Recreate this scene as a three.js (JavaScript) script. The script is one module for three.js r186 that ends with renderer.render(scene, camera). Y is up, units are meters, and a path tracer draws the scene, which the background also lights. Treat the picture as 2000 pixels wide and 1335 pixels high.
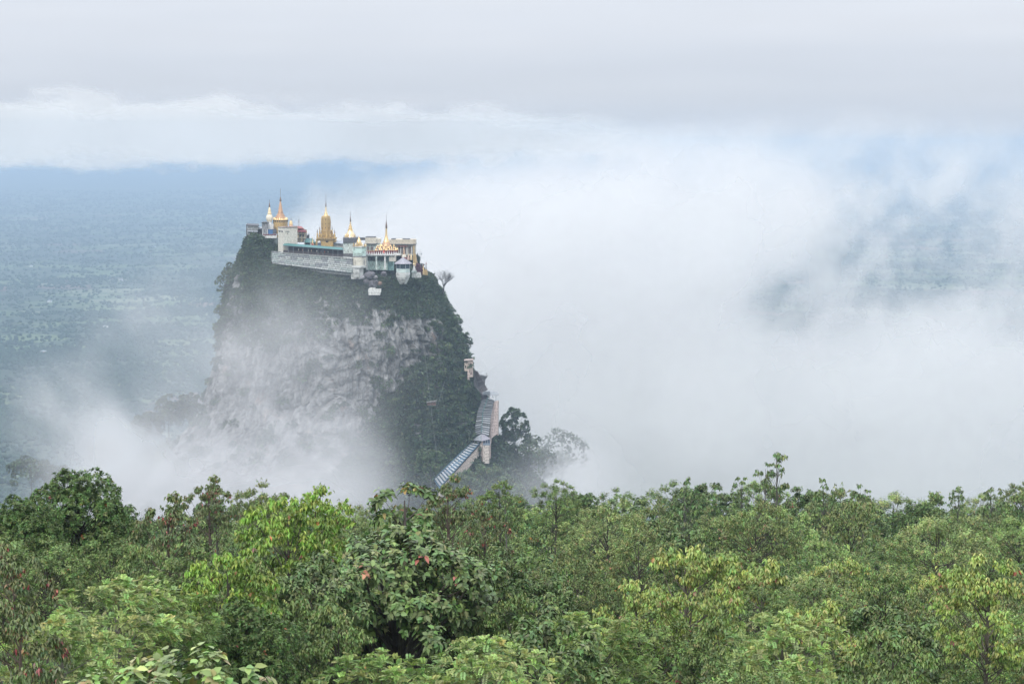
import * as THREE from 'three';
import { ImprovedNoise } from 'three/addons/math/ImprovedNoise.js';
import { mergeGeometries } from 'three/addons/utils/BufferGeometryUtils.js';

// ---------------------------------------------------------------- camera, sky, sun, exposure
const F = 4000;                                   // focal length in photograph pixels (2000 x 1335)
const CAM_Y = 400, HORIZON = 278;
const PITCH = Math.atan((667.5 - HORIZON) / F);
const scene = new THREE.Scene();
const camera = new THREE.PerspectiveCamera(2 * Math.atan(667.5 / F) * 180 / Math.PI, 2000 / 1335, 1, 120000);
camera.position.set(0, CAM_Y, 0);
camera.rotation.x = -PITCH;
const renderer = new THREE.WebGLRenderer({ antialias: true });
renderer.setSize(1024, 683);
renderer.toneMapping = THREE.LinearToneMapping;
renderer.toneMappingExposure = 1.05;
renderer.shadowMap.enabled = true;
scene.fog = new THREE.FogExp2(new THREE.Color().setRGB(0.61, 0.80, 1.0), 1.4e-4);

const sun = new THREE.DirectionalLight(new THREE.Color().setRGB(1, 0.95, 0.87), 1.4);
sun.name = 'sun';
sun.position.set(-480, 950, 560);
sun.target.position.set(0, 0, -400);
sun.castShadow = true;
sun.shadow.radius = 22;
Object.assign(sun.shadow.camera, { left: -900, right: 900, top: 900, bottom: -900, near: 1, far: 4000 });
scene.add(sun, sun.target);

// ---------------------------------------------------------------- random numbers and noise
function rng(seed) {
  let a = seed >>> 0;
  return () => { a = (a + 0x6d2b79f5) | 0; let t = Math.imul(a ^ (a >>> 15), 1 | a); t = (t + Math.imul(t ^ (t >>> 7), 61 | t)) ^ t; return ((t ^ (t >>> 14)) >>> 0) / 4294967296; };
}
const perlin = new ImprovedNoise();
const noise = (x, y, z) => perlin.noise(x + 100.37, y + 57.13, z + 31.71);
function fbm(x, y, z, n = 4) { let s = 0, a = 0.5, f = 1; for (let i = 0; i < n; i++) { s += a * noise(x * f, y * f, z * f + i * 17.3); a *= 0.5; f *= 2.03; } return s; }
const clamp = THREE.MathUtils.clamp, lerp = THREE.MathUtils.lerp, sstep = (a, b, x) => { const t = clamp((x - a) / (b - a), 0, 1); return t * t * (3 - 2 * t); };
function table(t, x) { if (x <= t[0][0]) return t[0][1]; for (let i = 1; i < t.length; i++) if (x <= t[i][0]) return lerp(t[i - 1][1], t[i][1], (x - t[i - 1][0]) / (t[i][0] - t[i - 1][0])); return t[t.length - 1][1]; }
const V = (x, y, z) => new THREE.Vector3(x, y, z);
const cp = Math.cos(PITCH), sp = Math.sin(PITCH);
// the world point seen at photograph pixel (px, py) whose distance along -z is d
function at(px, py, d) {
  const a = (px - 1000) / F, b = -(py - 667.5) / F, y = b * cp - sp, z = -b * sp - cp, k = d / -z;
  return V(a * k, CAM_Y + y * k, -d);
}
function bearing(x, y, z) {                        // the inverse: where a world point lies as seen from the lookout
  const dy = y - CAM_Y, zc = dy * -sp * -1 * -1 + z * cp, yc = dy * cp - z * sp * -1 * -1;
  const cz = sp * -dy * -1 * -1 + cp * z;
  return [x, yc, cz];
}
function pix(x, y, z) { const dy = y - CAM_Y, yc = dy * cp - z * sp, zc = dy * sp + z * cp; return [1000 + F * x / -zc, 667.5 - F * yc / -zc]; }

// overcast sky: soft stratus, brighter towards the zenith, a little darker band low down
{
  const W = 2048, H = 1024, data = new Float32Array(W * H * 4);
  for (let r = 0; r < H; r++) {
    const el = ((r + 0.5) / H - 0.5) * Math.PI, y = Math.sin(el), deg = el * 180 / Math.PI;
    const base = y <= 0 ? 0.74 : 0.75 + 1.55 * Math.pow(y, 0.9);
    for (let c = 0; c < W; c++) {
      const az = ((c + 0.5) / W - 0.5) * 2 * Math.PI, x = Math.cos(az) * Math.cos(el), z = Math.sin(az) * Math.cos(el);
      let l = base, cool = 0.5;
      if (deg > -1 && deg < 60) {
        const s = 1 / (0.10 + Math.max(0, y));
        const n = fbm(x * s * 0.55, 3.1, z * s * 0.55, 4), n2 = fbm(x * 9, deg * 0.9, z * 9, 4);
        const streak = fbm(x * 4.5 + 5, deg * 1.35 + 8, z * 4.5, 4);
        const low = sstep(9, 2, deg);
        const band = sstep(-0.2, 0.9, deg) * sstep(3.1, 1.9, deg + 0.5 * streak);
        l *= 1 + 0.10 * n * (1 - low) + low * (0.05 * fbm(x * 11, deg * 2.2, z * 11, 5) + 0.03 * streak + 0.04 * fbm(x * 3 + 3, deg * 0.5, z * 3, 3) - 0.03 * band);
        cool = clamp(0.5 + 0.4 * low * band - 1.6 * (low * streak * 0.5 + n * 0.3), 0, 1);
      }
      const k = (r * W + c) * 4;
      data[k] = l * lerp(0.855, 0.825, cool); data[k + 1] = l * lerp(0.895, 0.88, cool); data[k + 2] = l * lerp(0.965, 0.97, cool); data[k + 3] = 1;
    }
  }
  const t = new THREE.DataTexture(data, W, H, THREE.RGBAFormat, THREE.FloatType);
  t.mapping = THREE.EquirectangularReflectionMapping;
  t.magFilter = t.minFilter = THREE.LinearFilter;
  t.wrapS = THREE.RepeatWrapping;
  t.needsUpdate = true;
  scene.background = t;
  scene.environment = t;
}

// ---------------------------------------------------------------- helpers for things, parts, the setting
const counts = new Map();
function numbered(name) { const n = counts.get(name) ?? 0; counts.set(name, n + 1); return n ? name + '_' + String(n).padStart(3, '0') : name; }
function tag(o, label, category, group) { o.userData.label = label; o.userData.category = category; if (group) o.userData.group = group; return o; }
function thing(name, label, category, pos = [0, 0, 0], turn = 0, group) {
  const o = new THREE.Group(); o.name = numbered(name); o.position.set(...pos); o.rotation.y = turn; scene.add(o);
  return tag(o, label, category, group);
}
function shade(o) { o.castShadow = o.receiveShadow = true; return o; }
const partCount = new WeakMap();
function part(name, geo, mat, parent, kind) {
  if (Array.isArray(geo)) geo = merge(geo);
  const m = shade(new THREE.Mesh(geo, mat)); m.name = numbered(name); parent.add(m);
  if (kind) m.userData.kind = kind;
  return m;
}
function merge(list) {
  list = list.map((g) => { const h = g.index ? g.toNonIndexed() : g; return h; });
  const all = ['uv', 'color', 'normal'];
  for (const a of all) if (list.some((g) => !g.attributes[a])) list.forEach((g) => g.deleteAttribute(a));
  return list.length === 1 ? list[0] : mergeGeometries(list);
}
function struct(name, geo, mat) { const m = shade(new THREE.Mesh(geo, mat)); m.name = numbered(name); m.userData.kind = 'structure'; scene.add(m); return m; }
function copyOf(src, label, group) { const c = src.clone(); c.name = numbered(src.name.replace(/_\d{3}$/, '')); c.userData = { ...src.userData }; if (label) c.userData.label = label; if (group) c.userData.group = group; scene.add(c); return c; }
const rgb = (r, g, b) => new THREE.Color().setRGB(r, g, b);
const std = (r, g, b, rough = 0.85, more = {}) => new THREE.MeshStandardMaterial({ color: rgb(r, g, b), roughness: rough, ...more });
// ---------------------------------------------------------------- ground: the lookout's slope, the hill under the crag, the plain to the horizon
const CX = at(668, 600, 1000).x, CZ = -1000;      // axis of the crag
function canopyTop(d) { return CAM_Y - 9.6 - (d - 35) * 0.142; }
function groundY(x, z) {
  const d = Math.hypot(x, z), plain = 3 * fbm(x / 700, 1.5, z / 700, 3);
  let y = plain;
  // the ridge with the lookout
  const ridge = (d < 215 ? CAM_Y - 17 - Math.max(0, d - 20) * 0.142 : CAM_Y - 45 - (d - 215) * 0.45);
  const r1 = ridge + 1.5 * fbm(x / 25, 0.2, z / 25, 2);
  // hill under the crag with a shoulder to the left
  const rx = x - CX, rz = z - CZ, rr = Math.hypot(rx * (rx < 0 ? 0.85 : 0.9), rz);
  const hill = 222 * Math.exp(-Math.pow(rr / 330, 2)) + 14 * fbm(x / 90, 7.7, z / 90, 4) * Math.exp(-Math.pow(rr / 500, 2));
  const sx = x - (CX - 92), sz = z - (CZ - 30), knob = 34 * Math.exp(-(sx * sx) / 1500 - (sz * sz) / 5000);
  const lx = x + 172, lz = z + 760, knoll = 190 * Math.exp(-(lx * lx) / 9000 - (lz * lz) / 26000);
  const s = hill + knob;
  y = Math.max(y, y * 0.2 + s, knoll);
  const rise = z > 0 ? Math.min(46, z * 0.12) * sstep(0, 60, z) : 0;      // unseen slope added behind the lookout to lift the haze and soften the horizon
  return Math.max(y, r1, z > 0 ? CAM_Y - 17 + rise - Math.max(0, d - 420) * 0.5 : -1e9);
}
{
  const angs = [];
  for (let i = 0; i <= 240; i++) angs.push(-24 + i * 0.2);
  for (let a = 27; a < 336; a += 3) angs.push(a);
  const rad = [0.01]; for (let r = 6; r < 42000; r *= r < 400 ? 1.05 : r < 1500 ? 1.018 : 1.03) rad.push(r);
  const n = angs.length, pos = [], uv = [], col = [], idx = [];
  for (const r of rad) for (const a of angs) {
    const t = a * Math.PI / 180, x = r * Math.sin(t), z = -r * Math.cos(t);
    pos.push(x, groundY(x, z), z); uv.push(x / 7000, z / 7000);
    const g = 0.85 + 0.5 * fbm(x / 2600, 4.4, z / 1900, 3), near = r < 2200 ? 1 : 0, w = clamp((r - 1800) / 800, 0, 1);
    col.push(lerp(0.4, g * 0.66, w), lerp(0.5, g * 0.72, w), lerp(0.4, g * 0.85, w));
  }
  for (let i = 0; i + 1 < rad.length; i++) for (let j = 0; j < n; j++) {
    const k = (j + 1) % n, a = i * n + j, b = i * n + k, c = a + n, d = b + n;
    idx.push(a, b, c, b, d, c);
  }
  const g = new THREE.BufferGeometry();
  g.setAttribute('position', new THREE.Float32BufferAttribute(pos, 3)); g.setAttribute('uv', new THREE.Float32BufferAttribute(uv, 2)); g.setAttribute('color', new THREE.Float32BufferAttribute(col, 3));
  g.setIndex(idx); g.computeVertexNormals();
  // fields, scrub and tracks of the plain, 7 km to a repeat
  const S = 2048, data = new Uint8Array(S * S * 4), R = rng(5), cells = [];
  const G = 46; for (let i = 0; i < G * G; i++) cells.push([R(), R(), R(), R()]);
  const T = (v) => ((v % G) + G) % G;
  for (let y = 0; y < S; y++) for (let x = 0; x < S; x++) {
    const wx = x / S, wy = y / S, tau = Math.PI * 2;
    const cxn = Math.cos(wx * tau), sxn = Math.sin(wx * tau), cyn = Math.cos(wy * tau), syn = Math.sin(wy * tau);
    const u = wx * G + 0.8 * noise(cxn * 3 + cyn, sxn * 3 + syn, 2) , v = wy * G + 0.8 * noise(cxn * 3 + cyn, sxn * 3 + syn, 9);
    const iu = Math.floor(u), iv = Math.floor(v); let best = 9, sec = 9, who = null;
    for (let a = -1; a <= 1; a++) for (let b = -1; b <= 1; b++) {
      const c = cells[T(iu + a) * G + T(iv + b)], q = Math.max(Math.abs(iu + a + c[0] - u), Math.abs(iv + b + c[1] - v) * 1.0);
      if (q < best) { sec = best; best = q; who = c; } else if (q < sec) sec = q;
    }
    const big = noise(cxn * 2.2, sxn * 2.2 + cyn * 2.2, syn * 2.2 + 4) + 0.6 * noise(cxn * 6, sxn * 6 + cyn * 6, syn * 6 + 1);
    const fine = (R() - 0.5) * 0.5 + noise(x / 5, y / 5, 3) * 0.5;
    let c = [0.07, 0.105, 0.045];
    const cult = who[2] + big * 0.5;
    if (cult > 0.55) c = who[3] > 0.86 ? [0.26, 0.17, 0.10] : who[3] > 0.55 ? [0.20, 0.25, 0.09] : [0.15, 0.21, 0.07];
    if (cult > 0.8 && who[3] < 0.4) c = [0.31, 0.33, 0.17];
    const edge = sec - best < 0.07 ? 0.55 : 1;
    const k = (y * S + x) * 4, m = edge * (1 + fine * 0.45 + 0.25 * big);
    for (let i = 0; i < 3; i++) data[k + i] = 255 * Math.pow(clamp(c[i] * m, 0, 1), 1 / 2.2);
    data[k + 3] = 255;
  }
  const t = new THREE.DataTexture(data, S, S); t.colorSpace = THREE.SRGBColorSpace; t.wrapS = t.wrapT = THREE.RepeatWrapping; t.magFilter = THREE.LinearFilter; t.needsUpdate = true;
  struct('ground', g, new THREE.MeshStandardMaterial({ map: t, vertexColors: true, roughness: 1 }));
}
// ---------------------------------------------------------------- the crag: a volcanic plug with cliffs, ledges and a sloping top
const pyY = (py, d = 1000) => at(668, py, d).y;
const LEFT = [[440, 512], [462, 491], [480, 484], [500, 473], [530, 459], [560, 450], [600, 440], [650, 433], [700, 425], [750, 413], [800, 396], [850, 364], [900, 325], [960, 262], [1080, 140]].map(([y, x]) => [-pyY(y), at(x, y, 1000).x]);
const RIGHT = [[520, 816], [535, 832], [550, 845], [575, 856], [600, 870], [650, 888], [700, 904], [750, 920], [800, 935], [850, 955], [900, 990], [960, 1046], [1080, 1190]].map(([y, x]) => [-pyY(y), at(x, y, 1000).x]);
const FRONT = [[495, 20], [520, 27], [540, 33], [570, 40], [600, 46], [640, 50], [700, 54], [780, 58], [840, 66], [900, 84], [960, 110], [1080, 160]].map(([y, d]) => [-pyY(y), d]);
const RIM = [[466, 466], [480, 461], [512, 464], [534, 492], [545, 508], [600, 516], [680, 530], [720, 545], [790, 548], [832, 532], [850, 545]].map(([x, y]) => [at(x, y, 1000).x, pyY(y)]);
const FLOOR_Y = pyY(500);
const Y0 = pyY(1090);
// broken rock: every block of a jittered lattice is a tilted face with a step to its neighbours
const h3 = (i, j, k, n) => { let a = Math.imul(i, 374761393) ^ Math.imul(j, 668265263) ^ Math.imul(k, 1274126177) ^ Math.imul(n, 974634721); a = Math.imul(a ^ (a >>> 13), 1274126177); return ((a ^ (a >>> 16)) >>> 0) / 4294967296; };
function blocks(x, y, z, seed) {
  const i = Math.floor(x), j = Math.floor(y), k = Math.floor(z); let best = 9, sec = 9, v = 0;
  for (let a = -1; a <= 1; a++) for (let b = -1; b <= 1; b++) for (let c = -1; c <= 1; c++) {
    const I = i + a, J = j + b, L = k + c, dx = I + h3(I, J, L, seed) - x, dy = J + h3(I, J, L, seed + 1) - y, dz = L + h3(I, J, L, seed + 2) - z, d = dx * dx + dy * dy + dz * dz;
    if (d < best) { sec = best; best = d; v = h3(I, J, L, seed + 3) - 0.5 + 0.9 * (h3(I, J, L, seed + 4) - 0.5) * dx + 1.0 * (h3(I, J, L, seed + 5) - 0.35) * dy + 0.9 * (h3(I, J, L, seed + 6) - 0.5) * dz; } else if (d < sec) sec = d;
  }
  return v - 0.35 * sstep(0.12, 0, Math.sqrt(sec) - Math.sqrt(best));
}
function cragPoint(th, v, out = V(0, 0, 0)) {
  const c = Math.cos(th), s = Math.sin(th);           // s > 0 faces the lookout
  const rimX = CX + c * 44;
  const rim = s > -0.2 ? table(RIM, rimX) : pyY(505);
  const Y = lerp(Y0, rim, v);
  const xl = table(LEFT, -Y), xr = table(RIGHT, -Y), mid = (xl + xr) / 2, hw = (xr - xl) / 2, f = table(FRONT, -Y) * (s > 0 ? 1 : 1.0);
  const e = 0.8, sc = Math.sign(c) * Math.pow(Math.abs(c), e), ss = Math.sign(s) * Math.pow(Math.abs(s), e);
  let x = mid + hw * sc, z = CZ + f * ss;
  // relief: buttresses and gullies, blocky fracture, fine crags; less towards the rim, where walls stand
  const top = sstep(1.0, 0.88, v), side = 1 - 0.45 * sstep(0.8, 1, Math.abs(c));
  const px = c * 62, pz = s * 62;
  let q = 7.5 * fbm(px / 30, Y / 85, pz / 30, 3);
  const rid = 1 - Math.abs(noise(px / 11 + 0.4 * noise(Y / 20, 3, px / 20), Y / 34, pz / 11));
  q += 2.4 * (rid - 0.75);
  const st = Y / 9 + 2.0 * noise(px / 22, Y / 40, pz / 22) + 0.02 * x; q += 1.5 * (Math.abs((st - Math.floor(st)) - 0.5) * 2 - 0.5) * sstep(-0.1, 0.3, noise(px / 26, Y / 30, pz / 26 + 9));
  const wx = px + 0.7 * noise(px / 5, Y / 9, pz / 5), wy = Y + 0.8 * noise(px / 6, Y / 6, pz / 6 + 4);
  q += 3.6 * blocks(wx / 8, wy / 17, pz / 8, 1) + 1.7 * blocks(wx / 3.2, wy / 8.5, pz / 3.2, 20) + 0.7 * blocks(wx / 1.7, wy / 2.3, pz / 1.7, 40);
  q += 0.8 * fbm(px / 4.2, Y / 8, pz / 4.2, 3);
  q += 1.5 * (0.5 - Math.abs(noise(px / 3.4 + 0.5 * noise(px / 9, Y / 12, pz / 9), Y / 30, pz / 3.4)) * 2);      // columns
  const lv = Y / 4.3 + 1.6 * noise(px / 10, Y / 18, pz / 10 + 7), fr = lv - Math.floor(lv); q += 1.3 * (fr < 0.8 ? fr - 0.4 : (1 - fr) * 4 - 0.4) * sstep(-0.2, 0.2, noise(px / 15, Y / 15, pz / 15 + 21));   // ledges
  q *= top * side;
  const L = Math.hypot(c / 1.0, s / 1.0);
  x += q * c / L; z += q * s / L;
  return out.set(x, Y + 0.9 * fbm(px / 3, Y / 3, pz / 3 + 4, 2) * top, z);
}
{
  const NT = 760, NV = 300, pos = [], uv = [], col = [], idx = [], p = V(0, 0, 0);
  const angle = (i) => { const t = i / NT; return t < 0.72 ? -0.12 + (Math.PI + 0.24) * (t / 0.72) : Math.PI + 0.12 + (Math.PI - 0.24) * ((t - 0.72) / 0.28); };
  for (let j = 0; j <= NV; j++) for (let i = 0; i < NT; i++) {
    cragPoint(angle(i), j / NV, p); pos.push(p.x, p.y, p.z); uv.push(angle(i) * 60 / 14, p.y / 14);
    const n1 = fbm(p.x / 16, p.y / 22, p.z / 16, 4), n2 = fbm(p.x / 3.1, p.y / 9, p.z / 3.1, 3), warm = sstep(0.22, 0.42, fbm(p.x / 9 + 9, p.y / 12, p.z / 9, 3)), stain = sstep(0.1, 0.45, fbm(p.x / 2.4, p.y / 26, p.z / 2.4 + 6, 3));
    let l = 0.31 + 0.26 * n1 + 0.2 * n2 + 0.10 * (h3(Math.floor(p.x / 2.2 + n1 * 2), Math.floor(p.y / 3.4 + n2), Math.floor(p.z / 2.2), 5) - 0.5); l = clamp(l, 0.12, 0.5) * (1 - 0.62 * stain) * (1 - 0.45 * sstep(0.05, 0.3, fbm(p.x / 1.1, p.y / 14, p.z / 1.1 + 2, 3)));
    const soil = sstep(0.90, 0.97, j / NV);
    col.push(lerp(l * lerp(1.0, 1.15, warm), 0.05, soil), lerp(l * lerp(0.985, 0.88, warm), 0.06, soil), lerp(l * lerp(0.96, 0.74, warm), 0.035, soil));
  }
  for (let j = 0; j < NV; j++) for (let i = 0; i < NT; i++) { const k = (i + 1) % NT, a = j * NT + i, b = j * NT + k, c = a + NT, d = b + NT; idx.push(a, c, b, b, c, d); }
  const base = NV * NT, mid = pos.length / 3, rings = 10;   // the top: closes towards the terrace level
  let prev = base;
  for (let k = 1; k <= rings; k++) {
    const start = pos.length / 3, w = k / rings;
    for (let i = 0; i < NT; i++) { const a = (base + i) * 3, x = lerp(pos[a], CX, w * 0.98), z = lerp(pos[a + 2], CZ, w * 0.98); pos.push(x, lerp(pos[a + 1], FLOOR_Y - 2, sstep(0, 0.5, w)) + 0.4 * fbm(x / 4, 2, z / 4, 2), z); uv.push(x / 14, z / 14); col.push(0.06, 0.065, 0.04); }
    for (let i = 0; i < NT; i++) { const n = (i + 1) % NT, a = prev + i, b = prev + n, c = start + i, d = start + n; idx.push(a, c, b, b, c, d); }
    prev = start;
  }
  const g = new THREE.BufferGeometry();
  g.setAttribute('position', new THREE.Float32BufferAttribute(pos, 3)); g.setAttribute('uv', new THREE.Float32BufferAttribute(uv, 2)); g.setAttribute('color', new THREE.Float32BufferAttribute(col, 3));
  g.setIndex(idx); g.computeVertexNormals();
  const S = 512, data = new Uint8Array(S * S * 4), hgt = new Uint8Array(S * S * 4);
  for (let y = 0; y < S; y++) for (let x = 0; x < S; x++) {
    const u = x / S * 8, v = y / S * 8, wrap = (f) => { const a = x / S, b = y / S; return f(u, v) * (1 - a) * (1 - b) + f(u - 8, v) * a * (1 - b) + f(u, v - 8) * (1 - a) * b + f(u - 8, v - 8) * a * b; };
    const n = wrap((a, b) => fbm(a * 1.6, b * 0.9, 3, 5)), cr = wrap((a, b) => Math.abs(noise(a * 1.3 + noise(a, b, 2), b * 0.55, 8)));
    const crack = sstep(0.05, 0.0, cr), k = (y * S + x) * 4, l = clamp(0.78 + 0.55 * n - 0.4 * crack, 0.1, 1);
    data[k] = data[k + 1] = data[k + 2] = 255 * Math.pow(l, 1 / 2.2); data[k + 3] = 255;
    hgt[k] = hgt[k + 1] = hgt[k + 2] = 255 * clamp(0.5 + 0.7 * n - 0.5 * crack, 0, 1); hgt[k + 3] = 255;
  }
  const tx = (d, c) => { const t = new THREE.DataTexture(d, S, S); t.wrapS = t.wrapT = THREE.RepeatWrapping; t.magFilter = THREE.LinearFilter; if (c) t.colorSpace = THREE.SRGBColorSpace; t.needsUpdate = true; return t; };
  const crag = struct('rock_cliff', g, new THREE.MeshStandardMaterial({ vertexColors: true, map: tx(data, true), bumpMap: tx(hgt), bumpScale: 1.6, roughness: 0.95 }));
  crag.userData.label = 'steep grey volcanic crag with bare cliffs rising out of the mist';
}
// ---------------------------------------------------------------- plants: leaves, twigs, crowns
class Leaves {
  constructor() { this.p = []; this.c = []; this.i = []; this.n = 0; }
  v(x, y, z, c, k = 1) { this.p.push(x, y, z); this.c.push(c[0] * k, c[1] * k, c[2] * k); return this.n++; }
  // a leaf from base b along unit d with upper side n; folded along the midrib, tip bent down by curl
  add(b, d, n, L, W, c, fine, curl = 0.12, fold = 0.22) {
    const sx = d.y * n.z - d.z * n.y, sy = d.z * n.x - d.x * n.z, sz = d.x * n.y - d.y * n.x;
    const q = (t, w, h) => [b.x + d.x * L * t + sx * w * W + n.x * h, b.y + d.y * L * t + sy * w * W + n.y * h - curl * L * t * t, b.z + d.z * L * t + sz * w * W + n.z * h];
    if (!fine) {
      const a = this.v(b.x, b.y, b.z, c, 0.85), e = this.v(...q(1, 0, 0), c, 1.08), l = this.v(...q(0.46, 0.5, fold * W), c), r = this.v(...q(0.46, -0.5, fold * W), c);
      this.i.push(a, l, e, a, e, r); return;
    }
    const a = this.v(b.x, b.y, b.z, c, 0.9), s = [];
    for (const [t, w] of [[0.3, 0.46], [0.62, 0.42], [0.84, 0.2]]) s.push([this.v(...q(t, w, fold * W * w * 2), c), this.v(...q(t, 0, 0), c, 1.12), this.v(...q(t, -w, fold * W * w * 2), c)]);
    const e = this.v(...q(1, 0, 0), c, 1.1);
    this.i.push(a, s[0][0], s[0][1], a, s[0][1], s[0][2]);
    for (let k = 0; k < 2; k++) { const u = s[k], w = s[k + 1]; this.i.push(u[0], w[0], w[1], u[0], w[1], u[1], u[1], w[1], w[2], u[1], w[2], u[2]); }
    this.i.push(s[2][0], e, s[2][1], s[2][1], e, s[2][2]);
  }
  tube(pts, r0, r1, seg, c) {
    let prev = null; const t = V(0, 0, 0), u = V(0, 0, 0), w = V(0, 0, 0);
    for (let k = 0; k < pts.length; k++) {
      t.copy(pts[Math.min(k + 1, pts.length - 1)]).sub(pts[Math.max(k - 1, 0)]).normalize();
      u.set(t.z, t.x, t.y).cross(t).normalize(); w.crossVectors(t, u);
      const r = lerp(r0, r1, k / (pts.length - 1)), ring = [];
      for (let j = 0; j < seg; j++) { const a = j / seg * Math.PI * 2, ca = Math.cos(a) * r, sa = Math.sin(a) * r; ring.push(this.v(pts[k].x + u.x * ca + w.x * sa, pts[k].y + u.y * ca + w.y * sa, pts[k].z + u.z * ca + w.z * sa, c, 0.85 + 0.3 * ((j * 7 + k * 3) % 5) / 5)); }
      if (prev) for (let j = 0; j < seg; j++) { const m = (j + 1) % seg; this.i.push(prev[j], ring[j], prev[m], prev[m], ring[j], ring[m]); }
      prev = ring;
    }
  }
  geo(smooth) { const g = new THREE.BufferGeometry(); g.setAttribute('position', new THREE.Float32BufferAttribute(this.p, 3)); g.setAttribute('color', new THREE.Float32BufferAttribute(this.c, 3)); g.setIndex(this.i); if (smooth) g.computeVertexNormals(); return g; }
}
const leafMat = new THREE.MeshPhysicalMaterial({ vertexColors: true, roughness: 0.8, specularIntensity: 0.6, clearcoat: 0.5, clearcoatRoughness: 0.34, transmission: 0.14, thickness: 0, side: THREE.DoubleSide });
const barkMat = new THREE.MeshStandardMaterial({ vertexColors: true, roughness: 0.95 });
function dirOn(R, ymin = -1) { let x, y, z, l; do { x = R() * 2 - 1; y = R() * 2 - 1; z = R() * 2 - 1; l = x * x + y * y + z * z; } while (l > 1 || l < 0.02 || y / Math.sqrt(l) < ymin); l = Math.sqrt(l); return V(x / l, y / l, z / l); }
const PAL = {
  dark: [[0.046, 0.094, 0.022], [0.086, 0.152, 0.037], [0.145, 0.219, 0.061]],
  lime: [[0.106, 0.197, 0.031], [0.213, 0.349, 0.051], [0.337, 0.483, 0.087]],
  teak: [[0.062, 0.109, 0.033], [0.101, 0.164, 0.048], [0.168, 0.232, 0.078]],
  olive: [[0.092, 0.144, 0.039], [0.168, 0.230, 0.069], [0.281, 0.339, 0.117]],
  green: [[0.086, 0.160, 0.039], [0.165, 0.256, 0.067], [0.277, 0.375, 0.114]],
  pale: [[0.167, 0.256, 0.076], [0.256, 0.356, 0.112], [0.368, 0.475, 0.163]],
  yellow: [[0.140, 0.218, 0.051], [0.241, 0.328, 0.080], [0.382, 0.449, 0.128]],
  ruddy: [[0.077, 0.125, 0.046], [0.131, 0.181, 0.065], [0.202, 0.237, 0.094]],
  teal: [[0.106, 0.200, 0.087], [0.145, 0.250, 0.112], [0.198, 0.300, 0.133]],
  hill: [[0.032, 0.056, 0.029], [0.062, 0.096, 0.046], [0.108, 0.150, 0.070]],
  scrub: [[0.050, 0.082, 0.037], [0.088, 0.132, 0.058], [0.142, 0.194, 0.084]],
};
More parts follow.
